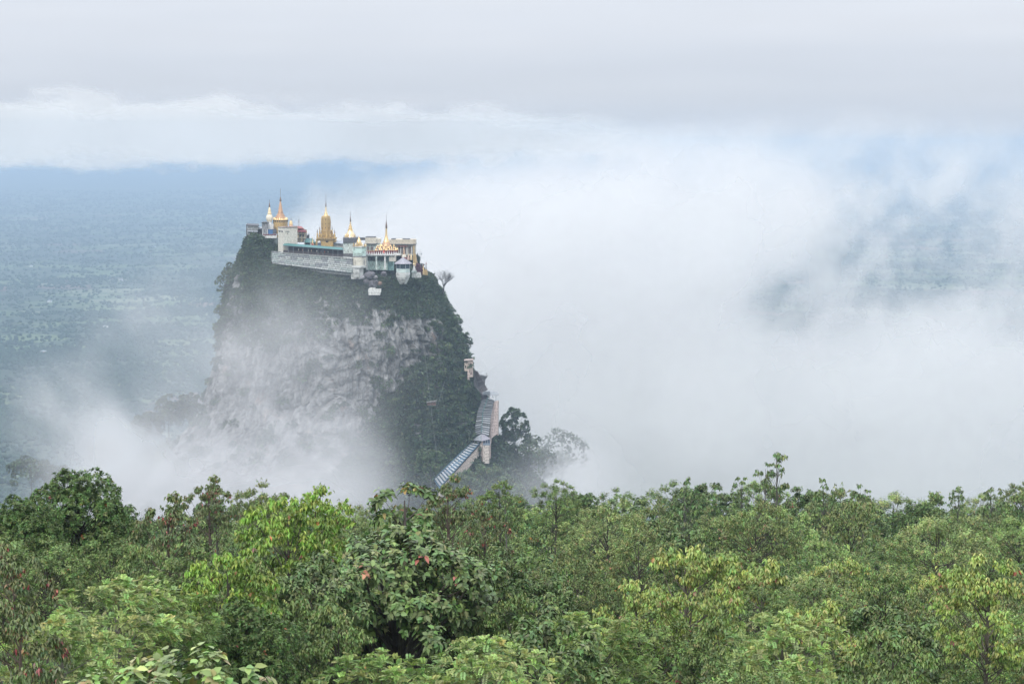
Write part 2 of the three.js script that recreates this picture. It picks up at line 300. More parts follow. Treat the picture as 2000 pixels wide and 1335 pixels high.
// a plant with its base at the origin: trunk and limbs, and a crown of leaf shoots gathered in clumps
function grow(o) {
  const R = rng(o.seed), wood = new Leaves(), crown = new Leaves(), loose = [], pal = PAL[o.pal].map((c) => c.map((x) => x * 1.1 * (o.tone ?? 1))), bark = o.bark ?? [0.065, 0.056, 0.045];
  const H = o.H, rad = o.R, th = o.trunk, C = V(0, th + H / 2, 0), lean = V((R() - 0.5) * 0.12 * th, 0, (R() - 0.5) * 0.12 * th);
  const fork = V(lean.x, th * 0.85, lean.z), r0 = o.bole ?? (0.022 * (th + H) * 0.5 + 0.05);
  if (!o.noBole) wood.tube([V(0, -1.5, 0), V(lean.x * 0.3, th * 0.4, lean.z * 0.3), fork, V(lean.x * 1.3, th + H * 0.45, lean.z * 1.3), V(lean.x * 1.6, th + H * 0.75, lean.z * 1.6)], r0 * 1.15, r0 * 0.2, 8, bark);
  const clumps = [];
  for (let k = 0, tries = 0; k < o.clumps && tries < 4000; tries++) {
    const d = dirOn(R, o.low ?? -0.8), f = 1 + 0.26 * noise(d.x * 1.7 + o.seed, d.y * 1.7, d.z * 1.7), s = ((o.inner ?? 0.3) + 0.62 * Math.pow(R(), 0.45) * f) * (d.y > 0.6 ? 0.84 : 1);
    const p = V(C.x + d.x * rad * s * (o.taper ? 1 - o.taper * Math.max(0, d.y) : 1), C.y + d.y * H / 2 * s, C.z + d.z * rad * s), rc = rad * o.clumpR * (0.75 + 0.5 * R());
    if (clumps.some((q) => q.p.distanceTo(p) < (q.rc + rc) * (o.gap ?? 0.52))) { if (tries < 2500) continue; }
    clumps.push({ p, rc, d }); k++;
  }
  const shade0 = clumps.map(() => 0.85 + 0.35 * R());
  clumps.forEach(({ p, rc, d }, ci) => {
    const start = V(0, th * 0.55, 0).lerp(V(lean.x * 1.5, th + H * 0.72, lean.z * 1.5), clamp((p.y - th) / H - 0.2 + 0.3 * R(), 0, 0.95));
    const mid = start.clone().lerp(p, 0.55); mid.y -= 0.08 * rad; mid.x += (R() - 0.5) * 0.25 * rad; mid.z += (R() - 0.5) * 0.25 * rad;
    const lim = []; for (let k = 0; k <= 4; k++) { const t = k / 4; lim.push(start.clone().multiplyScalar((1 - t) * (1 - t)).addScaledVector(mid, 2 * t * (1 - t)).addScaledVector(p, t * t)); }
    wood.tube(lim, r0 * (o.limb ?? 0.26), r0 * 0.06, 5, bark);
    for (let k = 0; k < o.twigs; k++) {
      const td = dirOn(R).addScaledVector(d, 0.55).add(V(0, o.up ?? 0.6, 0)).normalize(), len = rc * (0.6 + 0.5 * R()) * (1 + 0.2 * noise(td.x * 3 + ci, td.y * 3, td.z * 3));
      const a = p.clone().addScaledVector(td, len * 0.1), b = p.clone().addScaledVector(td, len); b.y += 0.06 * len;
      if (k < o.twigs * (o.twigWood ?? 0.5)) wood.tube([p, a.clone().lerp(b, 0.5).add(V((R() - 0.5) * 0.1, (R() - 0.5) * 0.1, (R() - 0.5) * 0.1)), b], r0 * 0.06 + 0.004, 0.004, 3, bark);
      shoot(b, a, td, ci);
    }
  });
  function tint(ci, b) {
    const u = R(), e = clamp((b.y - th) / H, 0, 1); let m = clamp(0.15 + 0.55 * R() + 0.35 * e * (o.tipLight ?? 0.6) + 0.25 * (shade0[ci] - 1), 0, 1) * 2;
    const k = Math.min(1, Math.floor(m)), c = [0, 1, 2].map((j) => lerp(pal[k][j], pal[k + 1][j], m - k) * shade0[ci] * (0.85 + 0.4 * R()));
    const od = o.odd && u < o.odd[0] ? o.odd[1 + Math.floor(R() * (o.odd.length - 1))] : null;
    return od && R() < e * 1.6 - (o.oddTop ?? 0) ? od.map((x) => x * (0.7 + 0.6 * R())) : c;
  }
  function leaf(b, d, n, L, W, c) {
    if (o.loose && loose.length < o.loose && R() < o.looseP) { const g = new Leaves(); g.add(V(0, 0, 0), d, n, L, W, c, true, o.curl, o.fold); loose.push({ g: g.geo(true), at: b.clone() }); } else crown.add(b, d, n, L, W, c, o.fine, o.curl, o.fold);
  }
  function shoot(tip, from, td, ci) {
    const n = V(0, 0, 0), d = V(0, 0, 0), side = V(td.z, 0.01, -td.x).normalize(), s2 = V(0, 0, 0).crossVectors(td, side);
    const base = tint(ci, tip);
    const vary = (c) => { const u = R(), f = 0.72 + 0.5 * u + (R() < 0.12 ? 0.35 : 0), y = R() < 0.15 ? 1.15 : 1; return [c[0] * f * y, c[1] * f * 0.98, c[2] * f]; };
    if (o.kind === 'pinnate') {
      for (let k = 0; k < o.leaves; k++) {
        const a = k * 2.4 + R(), out = side.clone().multiplyScalar(Math.cos(a)).addScaledVector(s2, Math.sin(a)); d.copy(td).multiplyScalar(0.5).addScaledVector(out, 0.9).add(V(0, 0.1, 0)).normalize();
        const c = R() < 0.3 ? tint(ci, tip) : base, up = V(0, 1, 0).addScaledVector(d, -d.y).normalize(), sd = V(0, 0, 0).crossVectors(d, up), len = o.L * (0.8 + 0.4 * R()), pr = o.pairs;
        for (let m = 1; m <= pr; m++) for (const sg of [-1, 1]) { const t = m / pr, q = tip.clone().addScaledVector(d, len * t); q.y -= 0.28 * len * t * t; leaf(q, sd.clone().multiplyScalar(sg * 0.9).addScaledVector(d, 0.42).normalize(), up, o.W * 2.1 * (1 - 0.35 * Math.abs(t - 0.45)), o.W, vary(c)); }
      }
      return;
    }
    for (let k = 0; k < o.leaves; k++) {
      const a = k * 2.4 + R() * 0.7, out = side.clone().multiplyScalar(Math.cos(a)).addScaledVector(s2, Math.sin(a)), t = o.kind === 'rosette' ? 0.86 + 0.14 * R() : 0.35 + 0.65 * R(), b = from.clone().lerp(tip, t);
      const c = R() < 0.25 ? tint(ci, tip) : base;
      if (o.kind === 'droop') { d.set(out.x * 0.75 + td.x * 0.3, -0.55 - 0.5 * R(), out.z * 0.75 + td.z * 0.3).normalize(); n.set(out.x, 0.55, out.z).addScaledVector(d, -(out.x * d.x + 0.55 * d.y + out.z * d.z)).normalize(); }
      else { d.copy(out).multiplyScalar(0.95).addScaledVector(td, o.kind === 'rosette' ? 0.55 : 0.4).add(V(0, o.hang ?? 0, 0)).normalize(); n.copy(td).multiplyScalar(0.6).add(V((R() - 0.5) * 0.7, 0.75, (R() - 0.5) * 0.7)); n.addScaledVector(d, -n.dot(d)).normalize(); }
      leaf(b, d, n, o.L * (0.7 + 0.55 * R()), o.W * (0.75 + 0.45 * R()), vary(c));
    }
  }
  return { wood: wood.geo(), crown: crown.geo(o.fine), loose, top: th + H };
}
const flatOf = (g) => g;
function plant(name, label, cat, geo, pos, turn = 0, scale = 1, group) {
  const t = thing(name, label, cat, [pos.x, pos.y, pos.z], turn, group); t.scale.setScalar(scale);
  part('trunk', geo.wood, barkMat, t); if (geo.crown.attributes.position.count) part('crown', geo.crown, leafMat, t);
  for (const l of geo.loose) { const m = part('leaf', l.g, leafMat, t); m.position.copy(l.at); }
  return t;
}
// ---------------------------------------------------------------- kit for the buildings (measures in photograph pixels at a distance, turned into metres)
const K = (d) => d / F;                             // metres per photograph pixel at distance d
function metricUV(g, s = 3) {                       // box-projected uv, s metres to a repeat
  g = g.index ? g.toNonIndexed() : g; if (!g.attributes.normal) g.computeVertexNormals();
  const p = g.attributes.position, n = g.attributes.normal, uv = [];
  for (let i = 0; i < p.count; i++) {
    const ax = Math.abs(n.getX(i)), ay = Math.abs(n.getY(i)), az = Math.abs(n.getZ(i));
    if (ay >= ax && ay >= az) uv.push(p.getX(i) / s, p.getZ(i) / s); else if (ax >= az) uv.push(p.getZ(i) / s, p.getY(i) / s); else uv.push(p.getX(i) / s, p.getY(i) / s);
  }
  g.setAttribute('uv', new THREE.Float32BufferAttribute(uv, 2));
  return g;
}
function box(w, h, t, x, y, z, ry = 0) { const g = new THREE.BoxGeometry(w, h, t); if (ry) g.rotateY(ry); g.translate(x, y, z); return metricUV(g); }
// a box whose front face fills the pixels x0..x1, y0..y1 at distance d and which is t metres deep
function bx(x0, y0, x1, y1, d, t) {
  const a = at(x0, y0, d), b = at(x1, y1, d);
  return box(Math.abs(b.x - a.x), Math.abs(a.y - b.y), t, (a.x + b.x) / 2, (a.y + b.y) / 2, -d - t / 2);
}
// a body of revolution about the upright through pixel column px; profile [radius, py] from bottom to top
function lat(px, d, prof, seg = 24, rot = 0) {
  const x = at(px, prof[0][1], d).x, g = new THREE.LatheGeometry(prof.map(([r, py]) => new THREE.Vector2(Math.max(0.005, r * K(d)), at(px, py, d).y)), seg);
  if (rot) g.rotateY(rot);
  g.translate(x, 0, -d);
  return g.toNonIndexed();
}
function flat(g) { g = g.index ? g.toNonIndexed() : g; g.deleteAttribute('normal'); g.computeVertexNormals(); return g; }
// a slab on four corner points, thickness t below it
function slab(p, t, sink) {
  const n = V(0, 0, 0).crossVectors(p[1].clone().sub(p[0]), p[3].clone().sub(p[0])).normalize(); if (n.y < 0 && !sink) n.negate();
  const q = p.map((v) => v.clone().addScaledVector(n, -t)), pos = [], f = (a, b, c, d) => [a, b, c, a, c, d].forEach((v) => pos.push(v.x, v.y, v.z));
  f(p[0], p[1], p[2], p[3]); f(q[3], q[2], q[1], q[0]);
  for (let i = 0; i < 4; i++) { const j = (i + 1) % 4; f(p[j], p[i], q[i], q[j]); }
  const g = new THREE.BufferGeometry(); g.setAttribute('position', new THREE.Float32BufferAttribute(pos, 3)); g.computeVertexNormals();
  return metricUV(g);
}
function rod(a, b, r, seg = 6, r2 = r) {
  const l = a.distanceTo(b), g = new THREE.CylinderGeometry(r2, r, l, seg, 1);
  g.translate(0, l / 2, 0); g.applyQuaternion(new THREE.Quaternion().setFromUnitVectors(V(0, 1, 0), b.clone().sub(a).normalize())); g.translate(a.x, a.y, a.z);
  return g.toNonIndexed();
}
function hip(x, y, z, rx, rz, h, over = 0, seg = 4, rot = Math.PI / 4) { const g = new THREE.ConeGeometry(Math.SQRT2, h, seg, 1); g.rotateY(rot); g.scale(rx, 1, rz); g.translate(x, y + h / 2, z); return flat(g); }
function site(name, label, cat, px, py, d, group) {
  const pos = at(px, py, d), g = thing(name, label, cat, [pos.x, pos.y, pos.z], 0, group);
  return { g, d, add(n, geos, mat, parent, kind) { const m = merge([].concat(geos)); m.translate(-pos.x, -pos.y, -pos.z); return part(n, m, mat, parent ?? g, kind); } };
}
// weathered plaster: blotches, run-off streaks below edges, mould
function stained(strength, seed, streak = 1) {
  const S = 256, data = new Uint8Array(S * S * 4);
  for (let y = 0; y < S; y++) for (let x = 0; x < S; x++) {
    const a = x / S, b = y / S, f = (u, v) => fbm(u * 5, v * 4, seed, 5) * 1.1 + 0.75 * streak * fbm(u * 15 + 1.2 * fbm(u * 6, v * 5, seed + 3, 2), v * 2.6, seed + 7, 4), w = f(a, b) * (1 - a) * (1 - b) + f(a - 1, b) * a * (1 - b) + f(a, b - 1) * (1 - a) * b + f(a - 1, b - 1) * a * b;
    const l = clamp(0.9 + strength * (w * 1.6 - 0.12), 0.12, 1), k = (y * S + x) * 4;
    data[k] = 255 * Math.pow(l, 0.44); data[k + 1] = 255 * Math.pow(l, 0.45); data[k + 2] = 255 * Math.pow(l, 0.47); data[k + 3] = 255;
  }
  const t = new THREE.DataTexture(data, S, S); t.colorSpace = THREE.SRGBColorSpace; t.wrapS = t.wrapT = THREE.RepeatWrapping; t.magFilter = THREE.LinearFilter; t.needsUpdate = true; return t;
}
const dirtA = stained(0.42, 3), dirtB = stained(0.7, 11, 1.3), rustT = stained(0.7, 21, 1.6);
const gold = std(0.80, 0.58, 0.28, 0.3, { metalness: 0.7 }), rosegold = std(0.62, 0.38, 0.23, 0.38, { metalness: 0.6 }), palegold = std(0.86, 0.69, 0.42, 0.3, { metalness: 0.6 });
const yellow = std(0.60, 0.41, 0.16, 0.55, { map: dirtA }), ochre = std(0.50, 0.35, 0.16, 0.55, { map: dirtA }), hti = std(0.22, 0.15, 0.12, 0.45, { metalness: 0.6 });
const cream = std(0.74, 0.69, 0.58, 0.85, { map: dirtA }), white = std(0.80, 0.79, 0.76, 0.8, { map: dirtA }), mint = std(0.60, 0.75, 0.68, 0.85, { map: dirtB }), palemint = std(0.70, 0.78, 0.73, 0.85, { map: dirtB });
const grey = std(0.30, 0.30, 0.31, 0.9, { map: dirtB }), darkgrey = std(0.13, 0.13, 0.14, 0.9, { map: dirtA }), dark = std(0.025, 0.025, 0.03, 0.6), timber = std(0.10, 0.07, 0.05, 0.8);
const teal = std(0.07, 0.22, 0.21, 0.55, { map: dirtA }), maroon = std(0.20, 0.045, 0.05, 0.7), redroof = std(0.33, 0.11, 0.10, 0.7), tarp = std(0.02, 0.10, 0.24, 0.6), glass = new THREE.MeshStandardMaterial({ color: rgb(0.04, 0.06, 0.08), roughness: 0.15 });
const weathered = std(0.66, 0.66, 0.63, 0.9, { map: dirtB }), tin = std(0.42, 0.44, 0.47, 0.5, { map: dirtA, metalness: 0.3 }), tinPurple = std(0.36, 0.34, 0.38, 0.55, { map: dirtA }), tinBlue = std(0.07, 0.15, 0.22, 0.5), tinWhite = std(0.56, 0.58, 0.60, 0.5, { map: dirtA }), tinDark = std(0.10, 0.11, 0.12, 0.6), rusty = std(0.47, 0.38, 0.34, 0.9, { map: rustT }), pinkwall = std(0.54, 0.43, 0.39, 0.9, { map: rustT }), red = std(0.45, 0.04, 0.03, 0.7);
// slim finial: umbrella of diminishing rings, vane and rod
function finial(s, px, yTop, yHti, yBase, r) {
  s.add('finial', [lat(px, s.d, [[r * 0.5, yBase], [r, yBase - (yBase - yHti) * 0.1], [r * 0.75, yBase - (yBase - yHti) * 0.3], [r * 0.85, yBase - (yBase - yHti) * 0.34], [r * 0.5, yBase - (yBase - yHti) * 0.6], [r * 0.58, yBase - (yBase - yHti) * 0.64], [r * 0.12, yHti]], 12), lat(px, s.d, [[0.34, yHti], [0.3, yTop]], 6)], hti);
}
// ---------------------------------------------------------------- the temple town on the top of the crag
const stupas = 'golden stupas on the summit';
{ // small hut on the left shoulder
  const s = site('hillside_hut', 'small grey hut with low dark roof at the far left of the summit', 'hut', 496, 464, 1000);
  s.add('wall', [bx(482, 444, 503, 464, 1000, 6)], grey);
  s.add('upper_wall', [bx(482.5, 440, 504, 448, 999.6, 0.3)], weathered);
  s.add('roof', [slab([at(480.5, 439, 998), at(506, 440.5, 998), at(505, 437, 1008), at(482, 436, 1008)], 0.35)], darkgrey);
  s.add('awning', [slab([at(482, 452, 995.6), at(503, 452.5, 995.6), at(502, 448.5, 999.4), at(483, 448.5, 999.4)], 0.1)], tin);
  s.add('opening', [bx(484, 452.5, 500, 459, 999.7, 0.2)], dark);
  s.add('railing', [bx(485, 455, 500, 460, 997, 0.12)], white);
  for (const x of [483.6, 492, 500]) s.add('post', [bx(x, 452, x + 0.6, 464, 996.2, 0.15)], white);
  s.add('corner_post', [bx(480.3, 438, 481.8, 464, 997.4, 0.4)], timber);
  const t = site('side_shed', 'dark lean-to shed between the hut and the grey block', 'shed', 508, 462, 1001);
  t.add('wall', [bx(503.5, 446, 512, 464, 1001, 5)], std(0.10, 0.085, 0.075, 0.9, { map: dirtB }));
  t.add('roof', [slab([at(502.5, 447.5, 1000), at(512, 445.5, 1000), at(512, 442, 1006), at(504, 443.5, 1006)], 0.2)], tin);
}
{ // grey block with the open veranda
  const s = site('grey_block_house', 'grey concrete block with blue tarpaulin veranda and white parapet', 'building', 524, 466, 990);
  s.add('wall', [bx(511, 436, 522, 459, 994, 7)], grey);
  s.add('roof_slab', [bx(510.6, 433.6, 522, 436, 993.6, 7.6)], darkgrey);
  s.add('back_wall', [bx(522, 447.4, 539, 459, 996, 2)], darkgrey);
  s.add('tarpaulin', [slab([at(523.5, 457, 993.5), at(532.5, 457, 993.5), at(532.5, 448.3, 994), at(523.5, 448.3, 994)], 0.06, true)], tarp);
  s.add('floor', [bx(512, 457.5, 540, 459.4, 990, 7)], grey);
  s.add('parapet', [bx(512.6, 458.6, 540.3, 464.8, 989.9, 0.4)], white);
  for (const x of [512.4, 521.6]) s.add('pillar', [bx(x, 447, x + 1, 458.6, 990.2, 0.3)], white);
  s.add('lower_wall', [bx(524, 464.8, 541, 496, 991, 6)], std(0.24, 0.28, 0.26, 0.9, { map: dirtB }));
  for (const x of [527, 533]) s.add('drain_stain', [bx(x, 466, x + 0.9, 492, 990.9, 0.1)], darkgrey);
  const f = site('flower_box', 'row of red flowers along the white parapet', 'flower box', 524, 459, 989.8);
  const R = rng(4), fl = []; for (let i = 0; i < 46; i++) { const p = at(514 + R() * 24, 457.2 + R() * 1.8, 989.7 + R() * 0.4); fl.push(new THREE.IcosahedronGeometry(0.12 + R() * 0.14, 0).translate(p.x, p.y, p.z)); }
  f.add('flowers', fl, maroon); f.add('trough', [bx(513, 458.7, 539, 459.5, 989.8, 0.4)], grey);
}
{ // white stupa with the round belly
  const s = site('white_belly_stupa', 'cream stupa with a round belly beside the tall rose-gold one', 'stupa', 526, 447, 1000, stupas);
  s.add('base', [bx(521.8, 437.6, 533.2, 447.6, 996, 3), lat(526, 1000, [[5.5, 447], [5.5, 438], [4.4, 437.6], [4.4, 433], [3.9, 432.4]], 20)], white);
  s.add('belly', [lat(526, 1000, [[3.9, 432.4], [5.6, 430.4], [6.6, 427], [6.7, 424.6], [6.1, 421.6], [4.8, 419.6], [4.0, 419]], 28)], std(0.78, 0.70, 0.55, 0.5));
  s.add('spire', [lat(526, 1000, [[4.0, 419.2], [3.7, 418], [4.1, 417.4], [3.5, 415], [2.9, 413], [2.9, 411.5], [2.2, 408.5], [1.5, 406], [1.0, 404.4]], 22)], palegold);
  finial(s, 526, 389.5, 394, 404.4, 1.7);
}
{ // tall rose-gold stupa
  const d = 1003, s = site('rose_gold_stupa', 'tallest stupa of the left group with rose-gold spire and flame crown', 'stupa', 547.5, 458, d, stupas);
  s.add('drum', [lat(547.5, d, [[14.4, 464], [14.2, 433.5], [13.6, 433]], 40)], yellow);
  s.add('cornice', [lat(547.5, d, [[14.2, 434.4], [14.8, 434], [14.8, 432.8], [14.2, 432.4]], 40), lat(547.5, d, [[13.6, 432.4], [13.9, 430], [14.2, 429.6], [14.2, 428.6], [13, 428.2]], 40)], ochre);
  for (let i = 0; i < 20; i++) { const a = i / 20 * Math.PI * 2, c = at(547.5, 431, d), r = 14.15 * K(d); s.add('niche', [box(0.5, 1.1, 0.1, 0, 0, r + 0.0, 0).rotateY(a).translate(c.x, c.y - 0.05, c.z)], dark); }
  for (let i = 0; i < 18; i++) { const a = (i + 0.5) / 18 * Math.PI * 2, c = at(547.5, 438.6, d), r = 14.2 * K(d); for (const o of [0, -1.5]) s.add('loophole', [box(0.24, 0.3, 0.1, 0, o, r, 0).rotateY(a).translate(c.x, c.y, c.z)], dark); }
  const petal = new THREE.ConeGeometry(0.5, 1.3, 6).translate(0, 0.65, 0);
  for (let i = 0; i < 18; i++) { const a = i / 18 * Math.PI * 2, c = at(547.5, 428.8, d), r = 13 * K(d); s.add('crown_petal', [petal.clone().translate(0, 0, r).rotateY(a).translate(c.x, c.y, c.z).toNonIndexed()], gold); }
  for (const [r0, y0, r1, y1] of [[12.6, 428.8, 11.0, 425.4], [10.4, 425.4, 8.9, 421.6], [8.2, 421.6, 6.9, 418], [6.3, 418, 5.3, 415], [4.9, 415, 4.5, 412.6]]) s.add('tier', [flat(lat(547.5, d, [[r0 - 0.6, y0], [r0, y0 - 0.3], [r0 - 0.1, y0 - 1], [r1, y1 + 0.7], [r1 + 0.5, y1 + 0.4], [r1 + 0.4, y1]], 40))], rosegold);
  s.add('spire', [lat(547.5, d, [[4.6, 413], [4.7, 411.6], [4.2, 410.6], [4.0, 409], [3.2, 404], [2.4, 399.5], [1.7, 395.6], [1.2, 393]], 28)], rosegold);
  finial(s, 547.5, 368, 383.5, 393, 2.2);
}
{ // plain cream block below them
  const d = 977, s = site('cream_block_house', 'blank cream block house with stained walls at the left end of the gallery', 'building', 560, 486, d);
  const a = at(553.6, 465, d), th = 0.52, w = 25.6 * K(d) / Math.cos(th), l = 13.6 * K(d) / Math.sin(th), top = at(553, 444.6, d).y, bot = at(553, 492, d).y, h = top - bot, e = V(Math.cos(th), 0, -Math.sin(th)), n = V(-Math.sin(th), 0, -Math.cos(th));
  const put = (ww, hh, tt, u, v, y, more = 0) => box(ww, hh, tt, 0, 0, 0, th).translate(a.x + e.x * u + n.x * v, y, a.z + e.z * u + n.z * v);
  s.add('wall', [put(w, h, l, w / 2, l / 2, bot + h / 2)], std(0.74, 0.70, 0.61, 0.88, { map: dirtA }));
  s.add('roof_slab', [put(w + 0.5, 0.35, l + 0.5, w / 2, l / 2, top + 0.17)], std(0.42, 0.34, 0.30, 0.9, { map: dirtB }));
  s.add('sunshade', [put(1.7, 0.12, 0.5, 2.0, -0.22, top - 1.65)], grey);
  s.add('window', [put(0.25, 0.45, 0.08, 1.9, -0.01, top - 2.9)], dark);
  for (const v of [1.7, 4.6]) s.add('window', [put(0.08, 0.6, 0.9, -0.01, v, top - 1.95)], dark);
  s.add('sunshade', [put(0.5, 0.12, l * 0.8, -0.22, l / 2, top - 1.5)], grey);
  s.add('terrace_wall', [put(w * 0.96, 0.5, 0.25, w / 2, 0.4, top + 0.5)], std(0.55, 0.42, 0.38, 0.9, { map: dirtB }));
  const t = site('roof_stupa', 'small golden stupa on the roof of the cream block house', 'stupa', 568, 444, 982, stupas);
  t.add('base', [lat(568, 982, [[4.6, 444.4], [4.4, 441], [3.6, 440.4], [3.5, 438]], 8, Math.PI / 8)], rosegold);
  t.add('bell', [lat(568, 982, [[3.5, 438.2], [2.9, 435], [2.4, 432.2], [1.7, 431]], 18)], gold);
  finial(t, 568, 425, 428, 431.2, 0.9);
}
{ // many-roofed shrine
  const d = 990, s = site('tiered_roof_shrine', 'shrine with maroon tiered roofs and gilded corners behind the cream block', 'shrine', 588, 472, d);
  s.add('wall', [bx(577, 449, 596, 473, d, 8)], std(0.35, 0.30, 0.27, 0.9, { map: dirtB }));
  const tier = (x0, x1, yb, yt, dd) => s.add('roof', [slab([at(x0, yb, dd), at(x1, yb + 1, dd), at(x1 - 5, yt + 0.6, dd + 4), at(x0 + 3, yt, dd + 4)], 0.3), slab([at(x0, yb - 0.2, dd + 8), at(x1, yb + 0.8, dd + 8), at(x1 - 5, yt + 0.5, dd + 4), at(x0 + 3, yt - 0.1, dd + 4)], 0.3)], yb < 446 ? redroof : maroon);
  tier(574, 593, 444.6, 441, 988); tier(577, 599, 451.4, 446.6, 986.5);
  s.add('gable_board', [bx(577.5, 444.8, 594, 447, 988.8, 0.2)], cream);
  for (const y of [455, 463]) s.add('balcony', [bx(578, y, 597, y + 1.8, d - 0.9, 1)], cream);
  for (const [x, y] of [[582, 452], [588, 452], [594, 454], [582, 459], [588, 460], [594, 460], [583, 466], [590, 466]]) s.add('pillar', [bx(x, y, x + 1.1, y + 6, d - 0.8, 0.3)], palegold);
  for (const [x, y] of [[580.6, 443], [598.8, 449], [581.5, 458], [588, 466]]) s.add('corner_spike', [lat(x, d - 1.5, [[1, y + 6], [1.1, y + 3.5], [0.5, y + 2], [0.15, y - 1.6]], 8)], palegold);
  for (const x of [581, 586, 591]) s.add('window', [bx(x, 457, x + 2.4, 461, d - 0.05, 0.1)], dark);
  const f = site('flagpole', 'thin dark flagpole rising above the maroon tiered roofs', 'flagpole', 583.5, 445, 992);
  f.add('pole', [lat(583.5, 992, [[0.5, 446], [0.4, 433]], 6)], hti); f.add('vane', [lat(583.5, 992, [[0.3, 435], [0.9, 433.4], [0.2, 428]], 6)], hti);
}
{ // teal roofed hall and small stupas before it
  const d = 990, s = site('teal_roof_hall', 'low hall with teal tin roof left of the golden tower', 'hall', 604, 476, d);
  s.add('roof', [slab([at(593, 472.6, 987), at(616.5, 473.4, 987), at(611, 465.6, 994), at(597, 464.8, 994)], 0.2)], teal);
  s.add('wall', [bx(594, 472, 615, 482, 989, 5)], cream);
  s.add('opening', [bx(596, 474.6, 605, 477.6, 988.9, 0.15)], dark);
  for (const x of [593.6, 605.5]) s.add('pillar', [bx(x, 468, x + 1, 480, 986.8, 0.25)], white);
  const t = site('red_niche_stupa', 'little stupa with red niche in front of the teal hall', 'stupa', 610.2, 480, 984, stupas);
  t.add('base', [lat(610.2, 984, [[2.6, 480], [2.4, 475.6], [1.9, 474.6]], 8)], std(0.62, 0.32, 0.2, 0.7)); t.add('niche', [bx(609.2, 475.6, 611.2, 478.4, 983.3, 0.1)], red);
  t.add('spire', [lat(610.2, 984, [[1.9, 474.8], [1.8, 472.6], [1.0, 469.6], [0.5, 466], [0.2, 461.6]], 14)], gold);
  const h = site('grey_chimney_pots', 'pair of dark grey water tanks behind the teal roof', 'water tanks', 602, 466, 1000);
  h.add('tank', [lat(600.5, 1000, [[1.4, 466], [1.4, 459], [0.5, 458.4]], 10)], darkgrey); h.add('tank', [lat(603, 1000, [[1.2, 466], [1.2, 456.6], [0.4, 456]], 10)], darkgrey);
}
